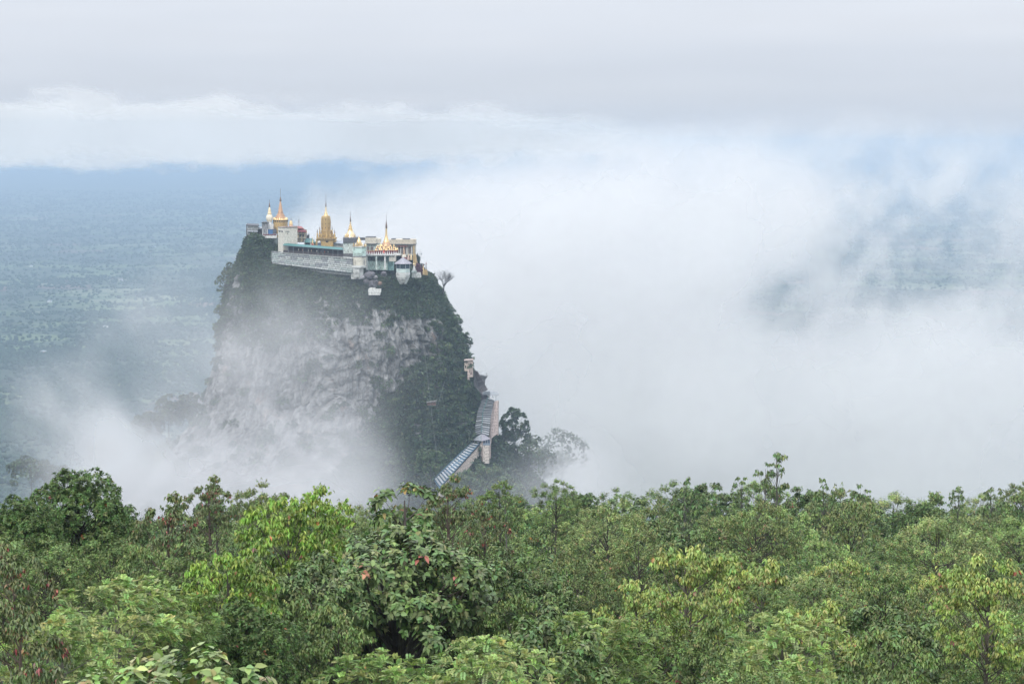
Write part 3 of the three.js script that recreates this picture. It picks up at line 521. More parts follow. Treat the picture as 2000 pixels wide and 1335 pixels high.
{ // golden tower with the ribbed barrel
  const d = 993, px = 636.3, s = site('golden_tower', 'golden tower with ribbed barrel body and ring of small pinnacles', 'temple tower', px, 481, d, stupas);
  const r8 = Math.PI / 8;
  s.add('base', [bx(622, 466.4, 650.5, 484, 987.5, 9)], yellow);
  s.add('base_ledge', [bx(618, 464.6, 654.5, 466.6, 986.8, 11), bx(621, 468.6, 651.5, 469.4, 987.2, 9.5)], ochre);
  s.add('side_porch', [bx(616.6, 466.6, 619.8, 484, 987.6, 8), bx(619.8, 466.6, 622, 470.4, 987.7, 6)], yellow);
  s.add('side_porch', [bx(650.5, 466.6, 655, 472, 987.7, 6)], yellow);
  s.add('archway', [bx(619.9, 471, 626.6, 481, 987.3, 0.3)], std(0.13, 0.16, 0.24, 0.7));
  s.add('arch_top', [lat(623.2, 987.6, [[3.2, 473.6], [3.0, 471.6], [1.8, 470], [0.3, 469.4]], 16)], white);
  s.add('window', [bx(636, 470.2, 641, 472.8, 987.35, 0.2)], dark);
  s.add('terrace', [bx(622.4, 459.4, 650.4, 464.8, 988, 9)], yellow); s.add('terrace_ledge', [bx(621.6, 458.4, 651.2, 459.4, 987.7, 9.6), bx(622, 461.6, 650.8, 462.2, 987.8, 9.4)], ochre);
  s.add('terrace', [bx(626.6, 451, 646.2, 458.6, 989, 7)], yellow); s.add('terrace_ledge', [bx(626, 450, 646.8, 451.2, 988.7, 7.6), bx(626, 454.6, 646.8, 455.2, 988.8, 7.4)], ochre);
  s.add('front_niche', [lat(638, 988, [[2.4, 464], [2.2, 458], [1.2, 455.6], [0.5, 450], [0.1, 446.4]], 8)], yellow);
  // the barrel: eight faces with raised ribs
  const prof = [[8.6, 450.4], [9.2, 447], [9.7, 441], [9.8, 436], [9.5, 430], [8.9, 425], [8.0, 422.4], [6.4, 421.2], [4, 420.6]];
  s.add('barrel', [flat(lat(px, d, prof, 8, r8))], ochre);
  for (let i = 0; i < 8; i++) {
    const c = at(px, 440, d), a = i * Math.PI / 4, cr = Math.cos(r8);
    const rib = (off, wd) => merge(prof.slice(0, -1).slice(0, -1).map(([r, y], k) => { const r0 = r * K(d) * cr, r1 = prof[k + 1][0] * K(d) * cr, y0 = at(px, y, d).y, y1 = at(px, prof[k + 1][1], d).y; return slab([V(off, y0, r0 + 0.1), V(off + wd, y0, r0 + 0.1), V(off + wd, y1, r1 + 0.1), V(off, y1, r1 + 0.1)], 0.2, true); }));
    s.add('rib', [rib(-0.55, 0.28).rotateY(a).translate(c.x, 0, c.z), rib(0.27, 0.28).rotateY(a).translate(c.x, 0, c.z)], yellow);
    for (const [y, r] of [[428, 9.2], [436.6, 9.75], [444.4, 9.4]]) if (i % 2 === 0 || true) s.add('niche', [box(0.26, 0.55, 0.1, 0, 0, r * K(d) * cr + 0.02).rotateY(a + 0.0).translate(c.x, at(px, y, d).y, c.z)], dark);
  }
  s.add('crown', [lat(px, d, [[4.6, 421.4], [4.4, 419.6], [3.4, 419], [3.5, 416.6], [3.0, 416]], 12)], gold);
  s.add('spire', [lat(px, d, [[3, 416.2], [2.5, 414.6], [1.9, 411], [1.4, 407], [1.0, 403.6]], 16)], palegold);
  finial(s, px, 376, 391.6, 404, 1.3);
  for (const [x, yt, yb, dd] of [[619.6, 447.4, 466, 988], [624.3, 441, 460, 991], [648.3, 441, 460, 991], [653.4, 448, 466, 988], [627.4, 452, 463, 987.5], [645, 452, 463, 987.5]]) {
    const h = yb - yt, m = s.add('pinnacle', [lat(x, dd, [[1.9, yb], [1.9, yb - h * 0.28], [1.4, yb - h * 0.34], [1.5, yb - h * 0.5], [0.9, yb - h * 0.62]], 8, r8)], yellow);
    const top = lat(x, dd, [[0.9, yb - h * 0.62], [0.7, yb - h * 0.74], [0.75, yb - h * 0.8], [0.1, yt]], 8); top.translate(-s.g.position.x, -s.g.position.y, -s.g.position.z); part('pinnacle_tip', top, hti, m);
  }
  const b = site('blue_roof_shed', 'low pale shed with blue grey roof right of the golden tower', 'shed', 662, 482, 990);
  b.add('wall', [bx(650, 474.6, 670, 484, 990, 4)], white); b.add('roof', [slab([at(650.5, 475, 988.5), at(670, 475.4, 988.5), at(670, 470, 995), at(654, 469.4, 995)], 0.15)], std(0.45, 0.50, 0.56, 0.6, { map: dirtA })); b.add('opening', [bx(650.6, 475.6, 666, 477.4, 989.85, 0.2)], tinDark);
}
{ // gallery on the retaining wall
  const dL = 976, dR = 966, P = (x, y, off = 0) => at(x, y, lerp(dL, dR, (x - 552) / 118) + off);
  const w = site('retaining_wall', 'long weathered stone retaining wall below the green-roofed gallery', 'wall', 610, 516, 972);
  const R = rng(8), masonry = [std(0.48, 0.50, 0.49, 0.92, { map: dirtB }), std(0.40, 0.45, 0.43, 0.92, { map: dirtB }), std(0.32, 0.33, 0.34, 0.92, { map: dirtB }), std(0.54, 0.56, 0.54, 0.92, { map: dirtB })];
  for (let k = 0; k < 7; k++) for (let i = 0; i < 13; i++) {                     // courses of masonry bays, uneven and proud of each other
    const xa = lerp(531, 688, i / 13), xb = lerp(531, 688, (i + 1) / 13), tl = (x) => lerp(492.5, 502.5, (x - 552) / 118), bl = (x) => tl(x) + lerp(24, 29, (x - 531) / 157);
    const f0 = k / 7, f1 = (k + 0.8) / 7, o = (k % 2) * 0.5 + R() * 0.35 - k * 0.1, j0 = R() * 0.5;
    const q = (x, f, oo) => P(x, lerp(tl(x), bl(x), f), -oo);
    w.add('masonry_bay', [slab([q(xa + 0.06, f1, 0.3 + k * 0.16 + R() * 0.12), q(xb - 0.06, f1, 0.3 + k * 0.16 + R() * 0.12), q(xb - 0.06, f0, 0.2 + k * 0.16), q(xa + 0.06, f0, 0.2 + k * 0.16)], 0.9, true)], masonry[Math.floor(R() * 4)]);
  }
  w.add('wall_core', [slab([P(529, 524, 0.1), P(690, 538, 0.1), P(690, 502, 0.4), P(529, 490, 0.4)], 3, true)], std(0.22, 0.23, 0.22, 0.95, { map: dirtB }));
  w.add('coping', [slab([P(549, 493.2, -0.6), P(689, 504.6, -0.6), P(689, 502.8, -0.4), P(549, 491.4, -0.4)], 0.5, true)], weathered);
  const g = site('covered_gallery', 'open gallery with long teal roof and thin posts on the retaining wall', 'gallery', 610, 494, 972);
  g.add('roof', [slab([P(552, 478.6, -1.6), P(670.5, 487.6, -1.6), P(668, 483, 2.6), P(555, 474.4, 2.6)], 0.18)], teal);
  g.add('eave_board', [slab([P(552, 479.6, -1.62), P(670.5, 488.8, -1.62), P(670.5, 487.7, -1.62), P(552, 478.7, -1.62)], 0.08, true)], tinDark);
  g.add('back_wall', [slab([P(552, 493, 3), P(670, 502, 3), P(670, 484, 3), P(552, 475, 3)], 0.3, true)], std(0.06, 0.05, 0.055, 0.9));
  g.add('floor', [slab([P(551, 492.4, -0.3), P(671, 501.4, -0.3), P(671, 500.4, 3), P(551, 491.4, 3)], 0.3)], grey);
  for (let i = 0; i < 13; i++) { const x = 553 + i * 9.7; g.add('post', [rod(P(x, 478.6 + i * 0.74 + 18, -1.3), P(x, 478.9 + i * 0.74, -1.3), 0.07)], i % 3 ? tin : darkgrey); }
  for (let i = 0; i < 12; i++) { const x = 553 + i * 9.7, y = 488 + i * 0.75; g.add('railing', [slab([P(x + 0.3, y + 4.6, -0.7), P(x + 9.4, y + 5.3, -0.7), P(x + 9.4, y + 0.7, -0.7), P(x + 0.3, y, -0.7)], 0.06, true)], std(0.06, 0.045, 0.045, 0.8)); }
  const shirts = [white, std(0.5, 0.2, 0.14), white, std(0.6, 0.45, 0.3), white, std(0.12, 0.14, 0.2), red, white], names = ['white', 'rust', 'white', 'tan', 'white', 'navy', 'red', 'white'];
  [[583, 487.4], [591, 487.8], [602, 489], [608, 489.2], [618.5, 490.2], [627, 491], [634, 491.6], [640.5, 492]].forEach(([x, y], i) => {
    const p = P(x, y + 4.4, 0.2), t = thing('person', `person in ${names[i]} top at the gallery rail, ${['first', 'second', 'third', 'fourth', 'fifth', 'sixth', 'seventh', 'last'][i]} from its left end`, 'person', [p.x, p.y, p.z], (i * 1.7) % 1 - 0.5);
    const body = [[0.09, 0], [0.1, 0.5], [0.15, 0.85], [0.16, 1.0], [0.2, 1.35], [0.12, 1.46], [0.055, 1.5], [0.06, 1.54], [0.1, 1.6], [0.105, 1.68], [0.07, 1.76], [0.01, 1.78]];
    const sk = new THREE.LatheGeometry(body.map(([r, h]) => new THREE.Vector2(r, h)), 10).scale(1, 1, 0.7);
    part('body', [sk, rod(V(-0.2, 1.36, 0), V(-0.27, 0.9, 0.1), 0.05, 6, 0.04), rod(V(0.2, 1.36, 0), V(0.27, 0.9, 0.1), 0.05, 6, 0.04)], std(0.3, 0.18, 0.12), t);
    part('shirt', [new THREE.LatheGeometry([[0.17, 0.85], [0.18, 1.0], [0.225, 1.34], [0.13, 1.47]].map(([r, h]) => new THREE.Vector2(r, h)), 10).scale(1, 1, 0.74)], shirts[i], t);
    part('hair', [new THREE.SphereGeometry(0.112, 8, 6).scale(1, 0.75, 1).translate(0, 1.71, -0.015)], dark, t);
  });
}
{ // bright bell stupa on its grey plinth house
  const d = 985, px = 684.2, s = site('bell_stupa', 'bright golden bell stupa on the dark grey plinth house', 'stupa', px, 464, d, stupas);
  s.add('bell', [lat(px, d, [[11, 465], [10.9, 463.4], [9.8, 463], [9.9, 461.6], [8.9, 461.2], [8.8, 458.6], [7.9, 456], [6.4, 453.4], [5.4, 451.4], [4.6, 449.6]], 32)], palegold);
  s.add('spire', [lat(px, d, [[4.2, 450], [5.4, 449.4], [5.2, 448.2], [3.6, 447.8], [3.5, 446.6], [4.4, 446.2], [4.2, 445], [2.9, 444.6], [2.8, 443.4], [3.6, 443], [3.4, 442], [2.2, 441.6], [2.1, 440.4], [2.8, 440], [2.6, 439.2], [1.6, 438.8], [1.5, 437], [2, 436.7], [1.0, 435.6], [0.9, 432.6]], 24)], gold);
  s.add('umbrella_ring', [lat(px, d, [[0.8, 436.6], [2.6, 436.4], [0.8, 435.9]], 16)], hti);
  finial(s, px, 412, 421.4, 433, 1.6);
  for (const [x, w] of [[675, 2.2], [679.8, 1.5], [693, 1.3]]) s.add('corner_pinnacle', [lat(x, d - 2, [[w, 465], [w, 459.6], [w * 0.5, 458.4], [0.1, 455.4]], 8)], x > 678 ? ochre : gold);
  const h = site('plinth_house', 'mint walled house with dark grey parapet under the bell stupa', 'building', 680, 496, 978);
  h.add('wall', [bx(670, 473.4, 690, 497, 977, 10)], palemint);
  h.add('pilaster', [bx(680, 474, 690, 497, 976.8, 0.2)], std(0.66, 0.72, 0.66, 0.88, { map: dirtB }));
  h.add('parapet', [bx(669.6, 464.6, 697.4, 474, 976.4, 12)], darkgrey);
  h.add('plinth_ledge', [bx(670, 495, 691, 501, 976, 3)], std(0.18, 0.17, 0.17, 0.9, { map: dirtB }));
  for (let i = 0; i < 6; i++) h.add('roof_urn', [lat(671 + i * 5.1, 976.9, [[0.5, 465], [0.9, 464], [0.3, 463], [0.5, 462.4], [0.05, 461.4]], 8)], grey);
}
{ // octagonal tower house with gilded top
  const d = 966, px = 702, s = site('octagonal_tower', 'pale octagonal tower house with gilded shrine on its roof', 'tower', px, 530, d), o = Math.PI / 8;
  s.add('foot', [flat(lat(697.5, d, [[12.6, 544], [13, 524], [12.6, 523]], 8, o))], weathered);
  s.add('walkway', [flat(lat(699.5, d, [[15.6, 522.6], [16.4, 522], [16.4, 518], [15.6, 517.6]], 8, o))], weathered);
  s.add('lower_wall', [flat(lat(px, d, [[13.4, 519], [13.4, 501]], 8, o))], cream);
  s.add('cornice', [flat(lat(px, d, [[13.2, 501.4], [14.3, 501], [14.3, 499.6], [13.2, 499]], 8, o))], grey);
  s.add('upper_wall', [flat(lat(px, d, [[13.5, 500], [13.5, 482]], 8, o))], mint);
  s.add('cornice', [flat(lat(px, d, [[13.2, 482.6], [14.1, 482.2], [14.1, 480.8], [5, 480.2]], 8, o))], weathered);
  const rr = 13.4 * K(d) * Math.cos(o), c = at(px, 510, d);
  s.add('window', [box(0.95, 2.9, 0.12, 0, 0, rr).rotateY(-0.44).translate(c.x, at(px, 512.4, d).y, c.z)], std(0.16, 0.14, 0.12, 0.8));
  s.add('window', [box(0.6, 2.4, 0.12, 0, 0, rr).rotateY(0.9).translate(c.x, at(px, 511.6, d).y, c.z)], grey);
  const t = site('gilded_roof_shrine', 'cluster of gilded tiers and figures on the octagonal tower', 'shrine', px, 481, d, stupas);
  t.add('canopy', [lat(701, d, [[5.4, 481], [5, 476], [5.8, 475], [4.4, 471.6], [4.6, 470.8], [2.8, 467.6], [2.8, 466.8], [1.0, 464.4], [0.2, 460]], 8, o)], gold);
  for (const [x, h, m] of [[690.6, 8, ochre], [694.8, 7, gold], [707, 8, palegold], [711.5, 7, ochre], [714.2, 6, palegold], [698.6, 10, ochre]]) t.add('figure', [lat(x, d - 2.6, [[1.5, 481.4], [1.7, 481.4 - h * 0.4], [0.9, 481.4 - h * 0.62], [0.8, 481.4 - h * 0.8], [0.1, 481.4 - h]], 8)], m);
  for (const [x, w] of [[693, 3], [699, 2.6], [705, 3]]) t.add('white_seat', [bx(x, 480.6, x + w, 482, d - 3.3, 0.6)], white);
}
{ // long cream building along the back
  const d = 998, s = site('long_cream_building', 'long flat-roofed cream building behind the pinnacle terrace', 'building', 775, 498, d);
  s.add('wall', [bx(713, 476.6, 742, 490, d, 8)], palemint);
  s.add('upper_band', [bx(713, 464.6, 734.5, 475.4, d - 1, 8)], cream); s.add('upper_band', [bx(734.6, 466, 742.5, 474.6, d, 7)], cream);
  s.add('cornice', [bx(712.4, 475, 735.2, 476.6, d - 1.4, 9)], grey); s.add('roof_slab', [bx(714, 462, 733, 464.8, d + 1, 5), bx(700.5, 464, 714, 469, d + 2, 4)], darkgrey);
  s.add('wall', [bx(742, 478, 811, 499, d, 9)], cream);
  s.add('upper_band', [bx(760, 467.8, 811.4, 476.6, d - 1.2, 10.4)], std(0.70, 0.62, 0.50, 0.85, { map: dirtA }));
  s.add('cornice', [bx(758, 476.4, 812, 478, d - 1.7, 11)], darkgrey);
  s.add('roof_parapet', [bx(764, 466, 772, 467.8, d, 6), bx(786, 465.4, 801, 467.8, d, 0.3)], darkgrey);
  for (let i = 0; i < 11; i++) s.add('roof_rail', [bx(786.4 + i * 2.3, 464.6, 786.8 + i * 2.3, 467.8, d - 0.8, 0.1)], tin);
  for (const [x0, x1] of [[716.8, 720.6], [724, 729], [778.6, 781.4], [783.4, 787], [789.4, 793], [797.6, 802.6], [805.6, 808]]) { const f = s.add('window', [bx(x0, 481.4, x1, 494, d - 0.08, 0.1)], std(0.14, 0.10, 0.09, 0.7)); s.add('frame', [bx(x0 - 0.4, 480.8, x1 + 0.4, 481.4, d - 0.16, 0.2), bx(x0 - 0.4, 481.4, x0, 494, d - 0.16, 0.2), bx(x1, 481.4, x1 + 0.4, 494, d - 0.16, 0.2), bx((x0 + x1) / 2 - 0.15, 481.4, (x0 + x1) / 2 + 0.15, 494, d - 0.14, 0.05)], white, f); s.add('sill', [bx(x0 - 0.6, 494, x1 + 0.6, 494.6, d - 0.3, 0.35)], grey, f); }
  for (const x of [781.8, 787.4, 793.6, 803, 808.4]) s.add('pilaster', [bx(x, 479, x + 1.6, 497, d - 0.6, 0.7)], white);
  s.add('sunshade', [bx(776, 480, 796, 481.3, d - 1.5, 1.5)], redroof);
}
{ // slender golden spire with the terrace of small pinnacles
  const d = 985, px = 754.4, s = site('slender_spire_stupa', 'slender golden spire with flared foot on the pinnacle terrace', 'stupa', px, 482, d, stupas);
  s.add('foot', [lat(px, d, [[10, 484], [9.8, 478], [8.6, 477], [8.6, 475.4]], 12), lat(px, d, [[8.4, 475.6], [7.4, 474.2], [6.6, 473.6], [6.4, 472.6], [6.8, 472]], 28)], rosegold);
  s.add('spire', [lat(px, d, [[6.7, 472.4], [5.4, 470.4], [4.6, 467.6], [3.3, 464], [2.4, 460], [1.9, 455], [1.6, 450], [1.3, 445.4]], 24)], gold);
  finial(s, px, 419, 431, 446, 2.3);
  const t = site('pinnacle_terrace', 'pillared terrace with mint walls below the slender golden spire', 'terrace', 738, 524, 972);
  t.add('deck', [bx(711, 497.4, 770, 499.2, 969.4, 18)], grey);
  t.add('balustrade', [bx(717, 496.4, 770, 498.6, 969.3, 0.3), bx(770, 494, 782, 498, 972, 0.3)], white);
  for (let i = 0; i < 14; i++) t.add('baluster', [lat(717.6 + i * 4.3, 969.5, [[1.3, 496.6], [1.25, 494.4], [0.5, 492.6], [0.1, 488.8 + (i % 3)]], 8)], white);
  t.add('back_wall', [bx(714, 499, 764, 528, 977, 6)], palemint);
  t.add('lower_wall', [bx(714.5, 510, 757, 527, 973.6, 3.2)], mint);
  t.add('side_wall', [bx(757, 500, 768, 528, 975, 6)], std(0.36, 0.60, 0.58, 0.85, { map: dirtB }));
  t.add('plain_panel', [bx(759.5, 499.4, 773, 510.4, 970.4, 3)], std(0.64, 0.60, 0.52, 0.85, { map: dirtA }));
  t.add('opening', [bx(717.6, 501.2, 732, 510, 976.9, 0.2)], std(0.12, 0.14, 0.13, 0.8)); t.add('opening', [bx(736.6, 501.2, 750, 508, 976.9, 0.2)], std(0.14, 0.18, 0.16, 0.8)); t.add('doorway', [bx(723.6, 501.6, 727.4, 508, 976.6, 0.2)], dark);
  for (const x of [714.8, 733.4, 750.2]) t.add('pillar', [bx(x, 499, x + 3, 526, 970, 0.7)], x === 733.4 ? palemint : white);
  // gilded pinnacles in rows, each a thing of its own
  const rows = [[733, 776, 12, 490.8, 976, 8.5], [735, 772, 10, 487, 979, 8.5], [738, 768, 8, 483.6, 981.5, 8]];
  let src = null, n = 0; const R = rng(31);
  rows.forEach(([x0, x1, cnt, yb, dd, h], r) => { for (let i = 0; i < cnt; i++) {
    const x = lerp(x0, x1, i / (cnt - 1)) + (R() - 0.5) * 2.4, p = at(x, yb + (R() - 0.5) * 1.2, dd + (R() - 0.5) * 1.6);
    const lab = `small gilded pinnacle in the ${['front', 'middle', 'rear'][r]} row of the terrace, number ${['one', 'two', 'three', 'four', 'five', 'six', 'seven', 'eight', 'nine', 'ten', 'eleven', 'twelve'][i]} from its left end`;
    if (!src) {
      src = thing('gilded_pinnacle', lab, 'pinnacle', [p.x, p.y, p.z], 0, 'gilded pinnacles on the terrace');
      const L = (pr) => new THREE.LatheGeometry(pr.map(([a, b]) => new THREE.Vector2(a, b)), 10).toNonIndexed();
      part('foot', L([[0.42, 0], [0.4, 0.5], [0.3, 0.56]]), maroon, src); part('bell', L([[0.38, 0.55], [0.36, 0.8], [0.22, 1.1], [0.12, 1.3]]), gold, src); part('tip', L([[0.12, 1.28], [0.07, 1.5], [0.01, 2.0]]), palegold, src);
    } else { const c = copyOf(src, lab); c.position.copy(p); c.scale.setScalar(0.8 + R() * 0.55); c.rotation.y = R() * 6; }
  } });
  const m = site('seated_red_figure', 'red robed seated figure in front of the gilded pinnacles', 'statue', 749, 494, 971.5);
  m.add('robe', [lat(749, 971.5, [[2.6, 494.4], [2.4, 492.4], [1.3, 490.6], [1.2, 489], [0.6, 488.2]], 10)], std(0.55, 0.06, 0.03)); m.add('head', [lat(749, 971.5, [[0.3, 488.4], [0.65, 487.6], [0.6, 486.6], [0.1, 486]], 8)], gold);
  const u = site('maroon_back_screen', 'dark maroon screen wall behind the rows of pinnacles', 'screen', 752, 496, 974); u.add('panel', [bx(716, 489.5, 777, 497.5, 976.8, 0.2)], maroon); u.add('frame', [bx(715.4, 488.8, 777.6, 489.8, 976.7, 0.3)], ochre);
}
{ // octagonal lookout with the grey roof
  const d = 966, px = 787.2, o = Math.PI / 8, s = site('octagonal_lookout', 'octagonal glazed lookout with grey tin roof on a white tapering foot', 'lookout', px, 540, d);
  s.add('foot', [flat(lat(px, d, [[7, 554], [11, 547], [14, 540], [15, 534], [14.4, 531.6]], 8, o))], weathered);
  s.add('parapet', [flat(lat(px, d, [[14, 532], [14.2, 524.4], [13.4, 524]], 8, o))], std(0.66, 0.76, 0.72, 0.85, { map: dirtA }));
  for (let i = 0; i < 8; i++) { const a = i * Math.PI / 4, c = at(px, 519, d), r = 13.8 * K(d), q = (y) => V(Math.sin(a + o) * r + c.x, at(px, y, d).y, Math.cos(a + o) * r + c.z); s.add('post', [rod(q(525), q(512), 0.14)], tin);
    const e = 13.5 * K(d) * Math.cos(o); s.add('window', [box(2.4, 2.5, 0.06, 0, 0, e).rotateY(a).translate(c.x, c.y, c.z)], glass); }
  for (let i = 0; i < 8; i++) { const a = i * Math.PI / 4, c = at(px, 519, d), R0 = 18.6 * K(d), yt = at(px, 503, d).y, yb = at(px, 514.4, d).y, q = (t, r, y) => V(Math.sin(t) * r + c.x, y, Math.cos(t) * r + c.z); s.add('roof_panel', [slab([q(a - o, R0, yb), q(a + o, R0, yb), q(a + 0.06, 0.25, yt), q(a - 0.06, 0.25, yt)], 0.12)], i % 2 ? tinPurple : std(0.40, 0.38, 0.42, 0.55, { map: dirtA })); s.add('roof_rib', [rod(q(a + o, R0, yb + 0.05), q(a + o, 0.2, yt + 0.05), 0.06)], tin); }
  s.add('roof_knob', [lat(px, d, [[0.8, 503.4], [0.7, 502.2], [0.1, 501.2]], 8)], tin);
}
{ // maroon-footed spire and its neighbours at the right end
  const g = 'small stupas at the right end of the summit';
  const a = site('maroon_foot_stupa', 'white bell stupa with golden spire and maroon foot behind the lookout', 'stupa', 789, 506, 978, g);
  a.add('foot', [lat(789, 978, [[6, 508], [5.8, 502.6], [5, 502]], 12)], maroon); a.add('bell', [lat(789, 978, [[4.9, 502.2], [4.4, 499.4], [3, 497.4], [2, 496.6]], 18)], cream); a.add('spire', [lat(789, 978, [[2, 496.8], [1.5, 492], [1.1, 487], [0.3, 481.6]], 14)], rosegold);
  const pl = site('golden_pillar', 'tall slim golden pillar with white vase foot at the right end', 'pillar', 808.6, 528, 972, g);
  pl.add('vase', [lat(809, 972, [[4.6, 534], [4.6, 528], [3, 525], [1.7, 521], [1.5, 517]], 14)], white); pl.add('collar', [lat(808.6, 972, [[1.7, 517.4], [2.7, 516], [2.5, 514.4], [1.5, 513.6]], 14)], palegold);
  pl.add('shaft', [lat(808.4, 972, [[1.7, 514.4], [1.75, 496], [1.5, 479.6]], 12)], ochre); finial(pl, 808.4, 466, 471, 480, 0.8);
  const c = site('golden_cone', 'broad golden cone just behind the golden pillar', 'stupa', 811, 516, 976, g); c.add('cone', [lat(811.5, 976, [[4.4, 518], [4, 512], [2.6, 505], [1.4, 498], [0.3, 494]], 14)], ochre); c.add('base', [lat(811.5, 976, [[4.9, 520], [4.9, 517.6], [4.2, 517]], 8)], rosegold);
  for (const [x, h, col, w] of [[797.6, 13, 'pink', std(0.62, 0.44, 0.36)], [803, 12, 'gilded', palegold]]) { const t = site('shrine_post', `short ${col} bell shrine between lookout and golden pillar`, 'shrine', x, 507, 975, g); t.add('bell', [lat(x, 975, [[2.2, 507.6], [2.3, 503], [1.4, 499.6], [0.9, 498]], 12)], w); t.add('tip', [lat(x, 975, [[0.9, 498.2], [0.5, 496.4], [0.1, 507.6 - h]], 8)], gold); }
  const bl = site('white_block_base', 'white weathered block between lookout and cliff edge', 'wall', 812, 536, 970); bl.add('wall', [bx(804, 531.6, 822, 542, 969.6, 6)], weathered); bl.add('step', [bx(803.4, 529, 813.6, 532, 969.2, 3)], palemint);
  const m = site('maroon_bush_wall', 'dark maroon creeper covered stump beside the golden pillar', 'stump', 818, 530, 972);
  const R = rng(12), l1 = []; for (let i = 0; i < 420; i++) { const u = R(), p = at(812.5 + u * 11 + R() * 2, 513 + u * 9 + R() * (18 - u * 4), 971 + R() * 3); l1.push(new THREE.TetrahedronGeometry(0.28 + R() * 0.3).rotateX(R() * 6).rotateZ(R() * 6).translate(p.x, p.y, p.z)); }
  m.add('creeper', l1, std(0.10, 0.035, 0.05, 0.8), null, 'stuff'); m.add('stump', [lat(818, 973.5, [[6, 538], [5, 528], [3.4, 521], [1, 516]], 9)], timber);
  for (const [x, yb, yt, w] of [[826.6, 532, 514.6, gold], [832.2, 533, 511.6, ochre]]) { const t = site('cliff_edge_stupa', yt > 513 ? 'small golden stupa at the cliff edge, the left one of two' : 'small golden stupa with silvery spire, the outermost at the cliff edge', 'stupa', x, yb, 980, g); const h = yb - yt; t.add('bell', [lat(x, 980, [[3.4, yb + 4], [3.3, yb - h * 0.1], [2.6, yb - h * 0.2], [2.2, yb - h * 0.36]], 16)], w); t.add('spire', [lat(x, 980, [[2.2, yb - h * 0.36], [1.4, yb - h * 0.5], [0.8, yb - h * 0.72], [0.9, yb - h * 0.8], [0.1, yt]], 12)], yt > 513 ? gold : tin); t.add('tip', [lat(x, 980, [[0.9, yt + 4.6], [1.0, yt + 2.8], [0.1, yt - 0.6]], 8)], maroon); }
  const lm = site('lamp_frame', 'thin metal floodlight frame on a pole at the right end of the summit', 'lamp frame', 821, 520, 976);
  const q = (x, y) => at(x, y, 976); lm.add('pole', [rod(q(821, 524), q(820, 490), 0.09)], tin); lm.add('frame', [rod(q(815, 490), q(824, 490), 0.06), rod(q(815, 496), q(823.6, 496), 0.06), rod(q(815, 490), q(815, 496), 0.06), rod(q(823.6, 490), q(823.6, 496), 0.06)], tin); for (const x of [815, 823]) lm.add('lamp_head', [bx(x - 0.8, 494.6, x + 1, 497, 975.8, 0.4)], darkgrey);
  const bk = site('white_foundation_block', 'white foundation block on the slope below the dark boulders', 'foundation', 731, 568, 958);
  bk.add('wall', [bx(719, 564.4, 743.6, 571, 957, 4), bx(719.4, 570.6, 742, 576, 957.2, 4)], white); bk.add('ledge', [bx(721, 561.6, 733, 564.6, 958, 3)], weathered);
  const RR = rng(77), rock = std(0.13, 0.12, 0.13, 0.95);
  [[722, 537, 9.5, 'largest dark boulder, below the octagonal tower'], [716, 549, 6.5, 'dark boulder left of the round ones'], [730, 553, 10, 'broad dark boulder resting above the white foundation block'], [741, 553, 4.5, 'small brown boulder right of the broad one'], [733, 541, 4, 'small grey boulder between the large dark ones'], [750, 534, 6, 'grey boulder under the right corner of the terrace'], [708, 541, 4.6, 'pale boulder at the foot of the octagonal tower']].forEach(([x, y, r, lab], i) => {
    const p = at(x, y, 960), g0 = new THREE.IcosahedronGeometry(r * K(960), 4), pa = g0.attributes.position, v = V(0, 0, 0);
    for (let k = 0; k < pa.count; k++) { v.fromBufferAttribute(pa, k); const f = 1 + 0.2 * fbm(v.x / 1.6 + i * 9, v.y / 1.6, v.z / 1.6, 3) + 0.42 * blocks(v.x / 1.5 + i * 7, v.y / 1.5, v.z / 1.5, 60 + i); pa.setXYZ(k, v.x * f, v.y * f * 0.8, v.z * f); }
    g0.computeVertexNormals(); const b = shade(new THREE.Mesh(g0, i === 3 ? std(0.24, 0.16, 0.12, 0.95) : i === 4 || i === 6 ? std(0.3, 0.29, 0.3, 0.95) : rock)); b.name = numbered('boulder'); b.position.copy(p); b.rotation.y = RR() * 6; scene.add(b); tag(b, lab, 'boulder', 'boulders under the terrace');
  });
}
